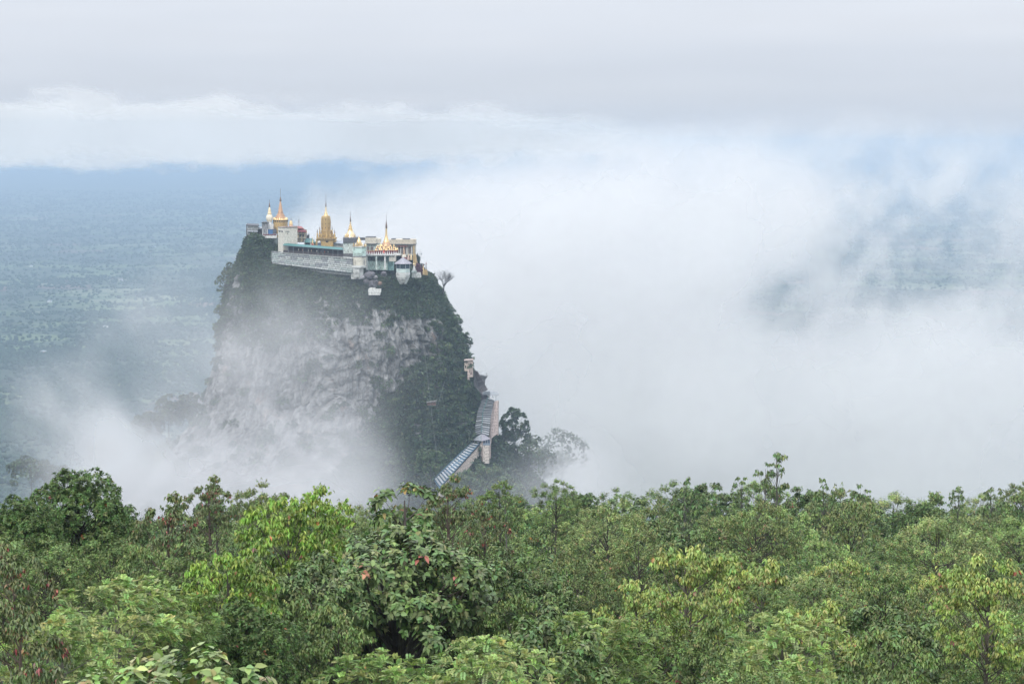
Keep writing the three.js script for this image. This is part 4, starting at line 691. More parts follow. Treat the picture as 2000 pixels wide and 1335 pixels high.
// ---------------------------------------------------------------- the roofed pilgrims' stairway on the right flank
const mixP = (a, b, t) => a.clone().lerp(b, t);
{ // lower flight: stepped tin sheets, blue far side, plastered wall under it
  const dT = 955, dB = 905, s = site('lower_stairway', 'lowest roofed flight with pale stepped tin sheets and blue edge', 'stairway', 895, 905, 930);
  const Ltop = at(926, 861, dT + 2), Lbot = at(848, 937, dB + 2), Rtop = at(938.5, 862, dT - 1), Rbot = at(858, 951, dB - 1);
  const n = 19, R = rng(61);
  for (let i = 0; i < n; i++) {
    const t0 = i / n, t1 = (i + 0.72) / n, lift = 0.35, a = mixP(Ltop, Lbot, t0), b = mixP(Rtop, Rbot, t0), c = mixP(Rtop, Rbot, t1), d = mixP(Ltop, Lbot, t1);
    a.y += lift * 0.2; b.y += lift * 0.2 - 0.25; c.y += lift; d.y += lift;
    s.add('roof_sheet', [slab([a, b, c, d], 0.07)], R() < 0.75 ? tinWhite : R() < 0.6 ? tin : std(0.55, 0.56, 0.55, 0.5, { map: dirtB }));
  }
  const dn = (v, k) => v.clone().setY(v.y - k), far = (v, k, y) => V(v.x - 1.2, v.y - y, v.z - k);
  s.add('under_roof', [slab([dn(Ltop, 0.3), dn(Rtop, 0.45), dn(Rbot, 0.45), dn(Lbot, 0.3)], 0.1)], tinBlue);
  for (let i = 0; i < 10; i++) { const t0 = i / 10, t1 = (i + 0.94) / 10, a = mixP(Ltop, Lbot, t0), b = mixP(Ltop, Lbot, t1); s.add('blue_sheet', [slab([far(a, 2.2, 0.5), V(a.x, a.y + 0.45, a.z), V(b.x, b.y + 0.45, b.z), far(b, 2.2, 0.5)], 0.08)], tinBlue); }
  s.add('side_wall', [slab([dn(Rbot, 6.5), dn(Rtop, 6.0), dn(Rtop, 1.6), dn(Rbot, 1.6)], 0.4, true)], std(0.70, 0.58, 0.50, 0.9, { map: rustT }));
  s.add('wall_cap', [slab([dn(Rbot, 1.75).setZ(Rbot.z + 0.25), dn(Rtop, 1.75).setZ(Rtop.z + 0.25), dn(Rtop, 1.5), dn(Rbot, 1.5)], 0.25)], rusty);
  for (let i = 0; i <= 8; i++) { const p = mixP(Rtop, Rbot, i / 8); s.add('post', [rod(dn(p, 1.7), dn(p, 0.4), 0.09)], tinBlue); }
}
{ // bend: little hipped pavilion on a tall plastered base
  const d = 953, s = site('stair_bend_pavilion', 'little hipped pavilion at the stair bend on a tall white plastered base', 'pavilion', 949, 885, d);
  const e = (x, y, dd) => at(x, y, dd), ap = e(940, 847.6, 957), ap2 = e(946, 848, 957);
  s.add('roof_panel', [slab([e(921, 858.6, 955), e(941, 861, 950.4), ap2, ap], 0.12)], tin);
  s.add('roof_panel', [slab([e(941, 861, 950.4), e(958.6, 856.4, 955), ap2, ap], 0.12)], tinPurple);
  s.add('roof_panel', [slab([e(958.6, 856.4, 955), e(938, 853.5, 963), ap, ap2], 0.12)], tinPurple);
  s.add('base', [bx(941.4, 868, 955.4, 905, 951.4, 6), bx(938, 866, 941.4, 900, 952.4, 5)], std(0.72, 0.64, 0.58, 0.9, { map: rustT }));
  s.add('pier', [bx(955.4, 866, 958.6, 895, 952.6, 5)], std(0.6, 0.5, 0.46, 0.9, { map: rustT })); s.add('pier', [bx(940.8, 862, 943.2, 900, 951, 0.8)], rusty);
  s.add('railing', [bx(942, 865.4, 957.4, 869, 951.1, 0.2)], std(0.22, 0.27, 0.34, 0.6));
  s.add('opening', [bx(943, 859, 957, 866, 953.6, 0.2)], std(0.05, 0.08, 0.13, 0.5));
  for (const x of [943, 947.4, 952, 956.6]) s.add('post', [bx(x, 858.6, x + 0.9, 866, 952, 0.2)], tin);
}
{ // middle flight: gabled chevrons
  const s = site('middle_stairway', 'middle roofed flight with chevron rows of pale and dark tin', 'stairway', 944, 815, 962), R = rng(62);
  const ridge = [[940.4, 846, 958], [943, 806, 964], [953, 776, 970]], left = [[925.5, 851, 960], [932, 806, 966], [941.5, 779, 972]], right = [[954.6, 850, 955], [959, 806, 960], [965.4, 780, 966]];
  const on = (l, t) => { const k = t * 2, i = Math.min(1, Math.floor(k)), a = at(...l[i]), b = at(...l[i + 1]); return mixP(a, b, k - i); };
  const n = 20;
  for (let i = 0; i < n; i++) for (const side of [left, right]) {
    const t0 = i / n, t1 = (i + 0.66) / n, up = 0.3, a = on(ridge, t0), b = on(side, t0), c = on(side, t1), d = on(ridge, t1); a.y += up; b.y += up;
    const pale = R() < 0.34; s.add('roof_sheet', [slab([a, b, c, d], 0.07)], pale ? tinWhite : R() < 0.5 ? tin : std(0.24, 0.25, 0.25, 0.6, { map: dirtB }));
  }
  const dn = (v, k) => v.setY(v.y - k);
  for (const [k, side] of [left, right].entries()) for (let i = 0; i < 4; i++) s.add('under_roof', [slab([dn(on(ridge, i / 4), 0.3), dn(on(side, i / 4), 0.3), dn(on(side, (i + 1) / 4), 0.3), dn(on(ridge, (i + 1) / 4), 0.3)], 0.1)], tinDark);
  for (let i = 0; i < 4; i++) s.add('ridge_cap', [rod(dn(on(ridge, i / 4), -0.35), dn(on(ridge, (i + 1) / 4), -0.35), 0.14)], teal);
  s.add('side_wall', [slab([at(955, 868, 957), at(959, 866, 957), at(966, 783, 967), at(958.5, 812, 961)], 0.5, true)], rusty);
  s.add('side_wall', [slab([at(959, 856, 958), at(972.5, 846, 962), at(972.8, 782, 968), at(964, 784, 967)], 0.6, true)], pinkwall);
  s.add('end_wall', [slab([at(972.5, 850, 962), at(974, 850, 968), at(974, 782, 974), at(972.8, 782, 968)], 0.6, true)], rusty);
}
{ // upper landing with the flat pavilion and the steep flight above it
  const d = 972, s = site('upper_stair_pavilion', 'grey roofed pavilion open to the right at the top of the middle flight', 'pavilion', 958, 778, d), e = at;
  s.add('roof_panel', [slab([e(940, 770.4, 974), e(958, 771, 968), e(957, 763.6, 972), e(946, 764, 976)], 0.12)], std(0.27, 0.29, 0.31, 0.6, { map: dirtA }));
  s.add('roof_panel', [slab([e(958, 771, 968), e(976.4, 770.6, 970), e(968, 764.6, 974), e(957, 763.6, 972)], 0.12)], std(0.33, 0.35, 0.37, 0.6, { map: dirtA }));
  s.add('roof_panel', [slab([e(976.4, 770.6, 970), e(973, 768.8, 980), e(960, 763.8, 978), e(968, 764.6, 974)], 0.12)], darkgrey);
  s.add('roof_panel', [slab([e(946, 764, 976), e(957, 763.6, 972), e(968, 764.6, 974), e(960, 763.8, 978)], 0.1)], std(0.27, 0.29, 0.31, 0.6, { map: dirtA }));
  for (const [x, y] of [[962.6, 784], [968.8, 783], [956, 776]]) s.add('post', [rod(e(x, y, 970), e(x, 770.6, 970), 0.12)], darkgrey);
  s.add('railing', [rod(e(952, 771.6, 969.6), e(963.6, 779.6, 969), 0.14), rod(e(953, 776, 969.6), e(963.4, 783.4, 969), 0.1)], white);
  s.add('landing_wall', [bx(940, 771.6, 955, 786, 974, 4)], std(0.13, 0.11, 0.12, 0.9, { map: dirtB }));
  const u = site('upper_stairway', 'steep dark roofed flight climbing the right edge of the crag', 'stairway', 940, 745, 985), R = rng(63);
  const A = [e(925, 724, 968), e(940, 768, 968)], B = [e(932, 726, 966), e(952.5, 762, 966)];
  for (let i = 0; i < 13; i++) { const t0 = i / 13, t1 = (i + 0.8) / 13, a = mixP(...A, t0), b = mixP(...B, t0), c = mixP(...B, t1), f = mixP(...A, t1); b.y += 0.35; b.x += 0.4; a.y += 0.3; u.add('roof_sheet', [slab([a, b, c, f], 0.08)], R() < 0.4 ? std(0.2, 0.18, 0.19, 0.7, { map: dirtB }) : std(0.11, 0.1, 0.11, 0.7)); }
  u.add('side_wall', [slab([e(925, 752, 968), e(946, 776, 968), e(942, 766, 968.4), e(925, 726, 968.4)], 1, true)], std(0.16, 0.15, 0.155, 0.9, { map: dirtB }));
  const h = site('pink_cliff_house', 'narrow pale pink house clinging to the right cliff behind leaves', 'building', 915, 730, 962);
  h.add('wall', [bx(913, 703, 923.6, 736, 962, 5)], std(0.72, 0.58, 0.52, 0.9, { map: rustT })); h.add('wing', [bx(907, 709, 913.2, 724, 963, 4)], std(0.76, 0.64, 0.54, 0.9, { map: rustT })); h.add('roof', [slab([e(906, 704, 961), e(925, 702.4, 961), e(924, 699.6, 968), e(907, 700.8, 968)], 0.2)], rusty);
  { const f = h.add('window', [bx(908.4, 713.6, 910.6, 718.6, 962.9, 0.12)], dark); h.add('sill', [bx(908, 718.6, 911, 719.2, 962.7, 0.3)], weathered, f); } h.add('window', [bx(918, 709, 921.4, 716, 961.9, 0.12)], dark); h.add('window', [bx(918.6, 727, 920.8, 731, 961.9, 0.12)], std(0.25, 0.17, 0.15)); h.add('pier', [bx(913, 735.6, 917, 741, 962.2, 2)], pinkwall);
  const w = site('rock_shelter', 'small reddish walled shelter under an overhang on the cliff', 'shelter', 843, 790, 941); w.add('wall', [bx(834, 786, 851, 791, 938, 3)], std(0.34, 0.2, 0.16, 0.9, { map: rustT })); w.add('roof', [slab([e(833, 786, 936.5), e(853, 782.6, 936.5), e(853, 780.6, 941), e(834, 783.8, 941)], 0.2)], std(0.2, 0.19, 0.18, 0.9, { map: dirtB }));
}
{ // cables hanging down the cliff
  const cable = (name, lab, pts) => { const c = new THREE.CatmullRomCurve3(pts.map((p) => at(...p))); const m = shade(new THREE.Mesh(new THREE.TubeGeometry(c, 40, 0.03, 5), std(0.4, 0.42, 0.4, 0.6))); m.name = numbered(name); scene.add(m); tag(m, lab, 'cable'); };
  cable('hanging_cable', 'long pale cable hanging down the cliff to the lower stairway roof', [[815, 585, 925], [826, 665, 922], [838, 760, 918], [848, 850, 912], [857, 918, 904]]);
  cable('hanging_cable', 'short pale cable slanting across the cliff beside the reddish shelter', [[868, 745, 924], [861, 770, 922], [852, 800, 920]]);
}
// ---------------------------------------------------------------- scrub and trees on the crag and the hill
const cragTop = (x, z) => 0;
{
  // low leafy scrub on the sloping top, the ledges and the right flank
  const clump = (seed, pal) => { const R = rng(seed), l = new Leaves(), p = PAL[pal]; for (let i = 0; i < 95; i++) { const d = dirOn(R, -0.1), r = 0.55 + 0.5 * R(), c = p[Math.floor(R() * 2.2)], b = V(d.x * r, d.y * r * 0.85, d.z * r), dd = dirOn(R).addScaledVector(d, 0.8).normalize(), n = dirOn(R, 0).addScaledVector(d, 0.6); n.addScaledVector(dd, -n.dot(dd)).normalize(); l.add(b, dd, n, 0.5 + 0.3 * R(), 0.34, c.map((v) => v * (0.75 + 0.5 * R())), false); } return l.geo(); };
  const geos = [clump(101, 'hill'), clump(102, 'hill'), clump(103, 'scrub')], lists = [[], [], []], R = rng(9), p = V(0, 0, 0), q = V(0, 0, 0), M = new THREE.Matrix4(), Q = new THREE.Quaternion(), E = new THREE.Euler();
  const right = [[545, 700], [575, 810], [600, 866], [650, 868], [690, 862], [730, 832], [760, 776], [800, 742], [850, 694], [900, 665], [960, 640]], topB = [[430, 628], [520, 632], [620, 612], [700, 596], [760, 586], [830, 606]];
  for (let k = 0; k < 34000; k++) {
    const th = R() < 0.8 ? R() * (Math.PI + 0.5) - 0.25 : Math.PI + R() * Math.PI, v0 = 0.12 + 0.98 * Math.pow(R(), 0.8), v = Math.min(1, v0); cragPoint(th, v, p);
    if (v0 > 1) { const w = (v0 - 1) * 3.2; p.set(lerp(p.x, CX, w), lerp(p.y, FLOOR_Y - 2, sstep(0, 0.5, w)), lerp(p.z, CZ, w)); }
    const [px, py] = pix(p.x, p.y, p.z), n = fbm(p.x / 7, p.y / 6, p.z / 7 + 30, 4), n2 = fbm(p.x / 18, p.y / 14, p.z / 18 + 3, 3);
    let w = 0;
    if (Math.sin(th) > -0.3) {
      w = Math.max(w, sstep(34, -14, py - table(topB, px) + 90 * n));
      w = Math.max(w, sstep(-30, 30, px - table(right, py) + 95 * n + 50 * n2) * (py > 540 ? 1 : 0));
      w = Math.max(w, 0.75 * sstep(0.17, 0.32, n + 0.4 * n2)); if (px < 480 && py > 500 && py < 660) w *= 0.45 + 0.5 * sstep(-0.1, 0.2, n2);
      if (px > 700 && px < 750 && py > 520 && py < 580) w *= 0.35;
      w *= 1 - 0.85 * sstep(0.1, 0.28, fbm(p.x / 5, p.y / 11, p.z / 5 + 60, 3)) * (px > 700 ? 0.9 : 0.35);
    } else w = 0.4;
    if (R() > w) continue;
    const s = (0.6 + 1.9 * R() * R()) * (py > 640 ? 1.3 : 1.0) * (py > 850 ? 1.35 : 1);
    M.compose(p.clone().add(V(0, -0.1 * s, 0)), Q.setFromEuler(E.set((R() - 0.5) * 0.6, R() * 6.3, (R() - 0.5) * 0.6)), q.set(s * (0.8 + 0.5 * R()), s * (0.7 + 0.6 * R()), s * (0.8 + 0.5 * R())));
    lists[R() < 0.33 ? 0 : R() < 0.5 ? 1 : 2].push(M.clone());
  }
  // scrub on the hill at the crag's foot
  for (let k = 0; k < 5200; k++) {
    const a = R() * Math.PI * 2, r = 60 + 330 * Math.sqrt(R()), x = CX + Math.cos(a) * r, z = CZ + Math.abs(Math.sin(a)) * r * 0.9 - 60 * R(), y = groundY(x, z); if (y < 60) continue;
    const s = 2.2 + 3.2 * R(); M.compose(V(x, y + s * 0.2, z), Q.setFromEuler(E.set(0, R() * 6.3, 0)), q.set(s, s * (0.8 + 0.5 * R()), s)); lists[Math.floor(R() * 3)].push(M.clone());
  }
  lists.forEach((l, i) => { const m = new THREE.InstancedMesh(geos[i], leafMat, l.length); l.forEach((x, k) => m.setMatrixAt(k, x)); m.name = numbered('cliff_undergrowth'); m.castShadow = m.receiveShadow = true; m.userData = { kind: 'stuff', label: ['dark green scrub covering the upper slope and right flank of the crag', 'dark green bushes on the ledges of the crag', 'lighter green bushes scattered over the crag'][i] }; scene.add(m); });
}
const hillTree = [1, 2, 3].map((k) => grow({ seed: 200 + k, pal: k === 3 ? 'scrub' : 'hill', R: 2.6, H: 4.6, trunk: 2.2, clumps: 11, clumpR: 0.36, twigs: 12, leaves: 6, L: 0.62, W: 0.36, kind: 'rosette', twigWood: 0.2, gap: 0.5 }));
{
  // small trees that stand out on the crag's outline and its right flank
  const R = rng(55), where = [[441, 541, 'on the left edge just under the summit'], [428, 566, 'on the upper left edge of the crag'], [418, 607, 'leaning out from the left edge of the crag'], [421, 637, 'on the left edge beside the bare cliff'], [884, 612, 'on the right shoulder of the crag'], [893, 630, 'leaning out on the right shoulder'], [905, 655, 'on the right edge above the pink house'], [912, 684, 'leafy, leaning out right above the pink house'], [926, 706, 'right of the pink house'], [838, 541, 'below the cliff edge stupas'], [850, 552, 'at the right end of the summit slope'], [862, 572, 'on the right shoulder below the bare tree'], [478, 470, 'beside the hillside hut'], [690, 540, 'at the foot of the octagonal tower'], [674, 537, 'against the right end of the retaining wall'], [764, 540, 'left of the lookout foot'], [776, 556, 'below the lookout foot'], [800, 556, 'right of the lookout foot'], [820, 548, 'below the white block at the cliff edge'], [747, 660, 'on the ledge in the middle of the bare cliff'], [762, 700, 'on the lower ledge of the bare cliff'], [800, 742, 'at the top of the wooded gully'], [836, 738, 'in the gully above the reddish shelter'], [868, 716, 'on the right flank halfway up'], [878, 762, 'right of the reddish shelter'], [900, 790, 'left of the middle stairway'], [770, 800, 'at the left side of the wooded flank'], [806, 826, 'in the middle of the wooded flank'], [752, 858, 'low on the left side of the wooded flank'], [790, 884, 'low in the wooded flank'], [842, 870, 'pale green, left of the lower stairway'], [826, 905, 'low, left of the stairway foot'], [880, 842, 'above the lower stairway'], [905, 835, 'close above the stair bend'], [728, 905, 'at the misty foot of the cliff'], [768, 925, 'low in the mist left of the stairway']];
  where.forEach(([px, py, lab], i) => {
    const edge = px < 445 || px > 882 && py < 720; let best = 1e9, hit = null; const p = V(0, 0, 0);
    for (let a = 0; a < 260; a++) for (let b = 0; b < 90; b++) { cragPoint(-0.15 + a / 260 * (Math.PI + 0.3), 0.1 + b / 90 * 0.9, p); const [x, y] = pix(p.x, p.y, p.z), d = (x - px) ** 2 + (y - py) ** 2; if (d < best) { best = d; hit = p.clone(); } }
    const k = i % 3, pos = hit; pos.y -= edge ? 4.2 : 2.2;
    plant('cliff_tree', 'small dark tree ' + lab, 'tree', hillTree[k], pos, R() * 6, (edge ? 1.5 : py > 720 ? 1.15 : 0.62) * (0.8 + 0.5 * R()));
  });
}
{
  // the tall trees right of the stairway
  const base = (px, py, d) => at(px, py, d);
  const tall = (seed, px, yTop, yBase, wide, d, label, pal = 'hill', more = {}) => { const k = K(d), H = (yBase - yTop) * k; const g = grow({ seed, pal, R: wide * k / 2, H: H * (more.h ?? 0.62), trunk: H * (1 - (more.h ?? 0.62)), clumps: 38, clumpR: 0.25, twigs: 24, leaves: 8, L: 0.85, W: 0.6, kind: 'rosette', gap: 0.5, low: -0.6, twigWood: 0.15, bole: 0.34, bark: [0.12, 0.12, 0.12], ...more }); return plant('tall_tree', label, 'tree', g, base(px, yBase, d), 0, 1); };
  tall(301, 1006, 783, 930, 62, 1002, 'tall slender tree with open crown right of the stairway', 'hill', { h: 0.72, clumps: 46 });
  tall(302, 1032, 846, 965, 104, 985, 'broad leaning tree below the slender one right of the stairway', 'hill', { h: 0.75, clumps: 30 });
  tall(303, 978, 872, 960, 60, 975, 'dark tree between the stair bend and the broad tree', 'hill', { h: 0.8 });
  tall(316, 1012, 862, 975, 66, 992, 'dark tree filling the gap behind the broad leaning tree', 'hill', { h: 0.85 });
  tall(304, 1098, 828, 985, 104, 1118, 'pale tree almost lost in the mist at the far right', 'hill', { h: 0.7, clumps: 30 });
  tall(305, 1062, 868, 985, 70, 1090, 'faint tree in the mist beside the palest one', 'hill', { h: 0.7 });
  tall(306, 950, 898, 975, 74, 930, 'light green bushy tree below the stair bend', 'scrub', { h: 0.85, clumps: 28 });
  tall(307, 905, 915, 985, 66, 918, 'green bushy tree beside the lower stairway wall', 'scrub', { h: 0.9 });
  tall(308, 985, 925, 1000, 80, 925, 'low green tree below the broad leaning tree', 'scrub', { h: 0.9 });
  tall(309, 842, 868, 960, 58, 908, 'lighter green tree left of the lower stairway', 'scrub', { h: 0.8, clumps: 22 });
  tall(310, 60, 888, 985, 92, 925, 'dark hazy tree at the far left edge in the mist', 'hill', { h: 0.7, clumps: 30 });
  tall(311, 118, 905, 990, 60, 928, 'smaller hazy tree right of the far left one', 'hill', { h: 0.8 });
  tall(312, 330, 768, 860, 58, 1000, 'hazy tree on the misty ridge left of the crag', 'hill', { h: 0.8 });
  tall(313, 370, 756, 850, 44, 1005, 'hazy tree close to the left foot of the crag', 'hill', { h: 0.8 });
  tall(314, 290, 800, 880, 56, 1000, 'hazy tree at the outer end of the misty ridge', 'hill', { h: 0.8 });
  tall(315, 205, 852, 930, 60, 960, 'faint tree low in the mist left of the crag', 'hill', { h: 0.8 });
  const p2 = V(0, 0, 0), R = rng(91), auto = []; let made = 0;
  for (let k = 0; k < 4000 && made < 95; k++) {
    cragPoint(R() * Math.PI, 0.2 + 0.8 * R(), p2); const [px, py] = pix(p2.x, p2.y, p2.z), flank = py > 600 && py < 930 && px > 745 + 130 * sstep(770, 650, py) && px < 945, topS = py > 520 && py < 610 && px > 440 && px < 850 && !(px > 690 && px < 760);
    if (!(flank && made < 70 || topS && R() < 0.5)) continue; made++;
    auto.push({ px, p: V(p2.x, p2.y - 2, p2.z), v: made % 3, turn: R() * 6, s: flank ? 0.75 + 0.7 * R() : 0.45 + 0.35 * R(), flank, zone: flank ? (py < 690 ? 'on the upper right flank of the crag' : py < 800 ? 'on the middle right flank of the crag' : 'on the lower right flank of the crag') : px < 560 ? 'on the slope below the cream block house' : px < 690 ? 'on the slope below the retaining wall' : 'on the slope below the lookout' });
  }
  const ORD = 'first second third fourth fifth sixth seventh eighth ninth tenth eleventh twelfth thirteenth fourteenth fifteenth sixteenth seventeenth eighteenth nineteenth twentieth twenty-first twenty-second twenty-third twenty-fourth twenty-fifth twenty-sixth twenty-seventh twenty-eighth twenty-ninth thirtieth'.split(' '), seen = new Map();
  auto.sort((m, n) => m.px - n.px).forEach((t) => { const i = seen.get(t.zone) ?? 0; seen.set(t.zone, i + 1); plant('cliff_tree', `small tree among scrub ${t.zone}, ${ORD[i] ?? 'last'} from left`, 'tree', hillTree[t.v], t.p, t.turn, t.s, t.flank ? 'trees in the scrub of the right flank' : 'trees in the scrub of the sloping top'); });
  { const p = at(917, 712, 959); plant('cliff_tree', 'small tree growing across the front of the pink house', 'tree', hillTree[0], V(p.x, p.y - 3.2, p.z), 2, 0.6); }
  // the bare tree on the right shoulder and the thin one by the upper stairway
  const bare = (name, label, seed, px, yBase, yTop, d, spread) => {
    const R = rng(seed), l = new Leaves(), k = K(d), b = at(px, yBase, d), H = (yBase - yTop) * k;
    const go = (p, dir, len, r, n) => { const e = p.clone().addScaledVector(dir, len), m = p.clone().lerp(e, 0.5).add(V((R() - 0.5) * len * 0.15, 0, (R() - 0.5) * len * 0.15)); l.tube([p, m, e], r, r * 0.66, 4, [0.09, 0.085, 0.085]); if (n <= 0) return; const c = n > 3 ? 3 : 2 + (R() < 0.5 ? 1 : 0); for (let i = 0; i < c; i++) go(e, dir.clone().add(V((R() - 0.5) * spread, (R() - 0.25) * 0.5, (R() - 0.5) * spread)).normalize(), len * (0.62 + 0.22 * R()), r * 0.64, n - 1); };
    for (let i = 0; i < 4; i++) go(V(0, 0, 0), V(0.25 * (R() - 0.3), 1, (R() - 0.5) * 0.4).normalize(), H * 0.3, 0.2, 5);
    const t = thing(name, label, 'tree', [b.x, b.y, b.z]); part('branches', l.geo(), barkMat, t); return t;
  };
  bare('bare_tree', 'leafless grey tree standing out against the mist right of the summit', 71, 866, 574, 524, 985, 2.1);
  bare('bare_tree', 'small leafless tree above the upper stair pavilion', 72, 946, 758, 730, 990, 1.3);
}
// ---------------------------------------------------------------- trees and hedges of the plain, and a few farmhouses
{
  const g = new THREE.IcosahedronGeometry(1, 1), pa = g.attributes.position, col = [];
  for (let i = 0; i < pa.count; i++) { const x = pa.getX(i), y = pa.getY(i), z = pa.getZ(i), f = 1 + 0.4 * noise(x * 1.9, y * 1.9, z * 1.9); pa.setXYZ(i, x * f, y * f * 0.8 + 0.5, z * f); }
  g.deleteAttribute('normal'); g.deleteAttribute('uv');
  const R = rng(17), N = 90000, list = [], cols = [], M = new THREE.Matrix4(), Q = new THREE.Quaternion(), E = new THREE.Euler(), s3 = V(0, 0, 0), c = new THREE.Color();
  for (let k = 0; k < N * 3 && list.length < N; k++) {
    const u = R(), d = 1 / lerp(1 / 2100, 1 / 17000, u), a = (R() - 0.5) * 0.56, x = Math.tan(a) * d, z = -d;
    if (groundY(x, z) > 30) continue;
    const w1 = fbm(x / 420, 1, z / 420, 3), w2 = Math.abs(noise(x / 170 + 0.6 * noise(x / 300, 1, z / 300), 5, z / 260)), wood = sstep(0.02, 0.28, w1 + 0.2 * fbm(x / 1500, 8, z / 1500, 2)), hedge = w2 < 0.045 ? 0.8 : 0;
    if (R() > 0.09 + 0.8 * Math.max(wood, hedge)) continue;
    const s = (2.6 + 2.8 * R() * R()) * (d < 5000 ? 1 : 1 + (d - 5000) / 7000);
    M.compose(V(x, groundY(x, z) - 0.4, z), Q.setFromEuler(E.set(0, R() * 6.3, 0)), s3.set(s * (0.8 + 0.6 * R()), s * (0.8 + 0.5 * R()), s)); list.push(M.clone());
    const l = 0.6 + 0.8 * R(); cols.push(0.032 * l, 0.056 * l, 0.032 * l);
  }
  const m = new THREE.InstancedMesh(g, std(1, 1, 1, 1), list.length); list.forEach((x, k) => { m.setMatrixAt(k, x); m.setColorAt(k, c.setRGB(cols[k * 3], cols[k * 3 + 1], cols[k * 3 + 2])); });
  m.name = 'distant_woods'; m.castShadow = m.receiveShadow = true; m.userData = { kind: 'stuff', label: 'scattered trees, hedges and woods of the wide plain far below' }; scene.add(m);
  const spots = [[236, 548, 'white farmhouse left of the crag on the plain, in line with the summit foot'], [96, 590, 'white farmhouse on the plain near the left edge'], [84, 690, 'pinkish farmhouse in the open patch at the far left'], [300, 482, 'tiny pale farmhouse far out on the plain left of the summit'], [60, 520, 'tiny pale farmhouse far out near the left edge'], [205, 640, 'pale farmhouse in the fields left of the bare cliff'], [352, 440, 'tiny pale farmhouse farthest out on the plain']];
  for (const [px, py, lab] of spots) {
    const d = 4000 / (py - 278) * 400, p = at(px, py, d), s = site('farmhouse', lab, 'house', px, py, d); s.g.position.y = groundY(p.x, p.z);
    const w = 9 + R() * 5; part('wall', [box(w, 4, 7, 0, 2, 0)], px < 90 && py > 600 ? std(0.6, 0.4, 0.34) : white, s.g); part('roof', [hip(0, 4, 0, w / 2 + 0.6, 4.2, 2.6)], tin, s.g);
  }
}
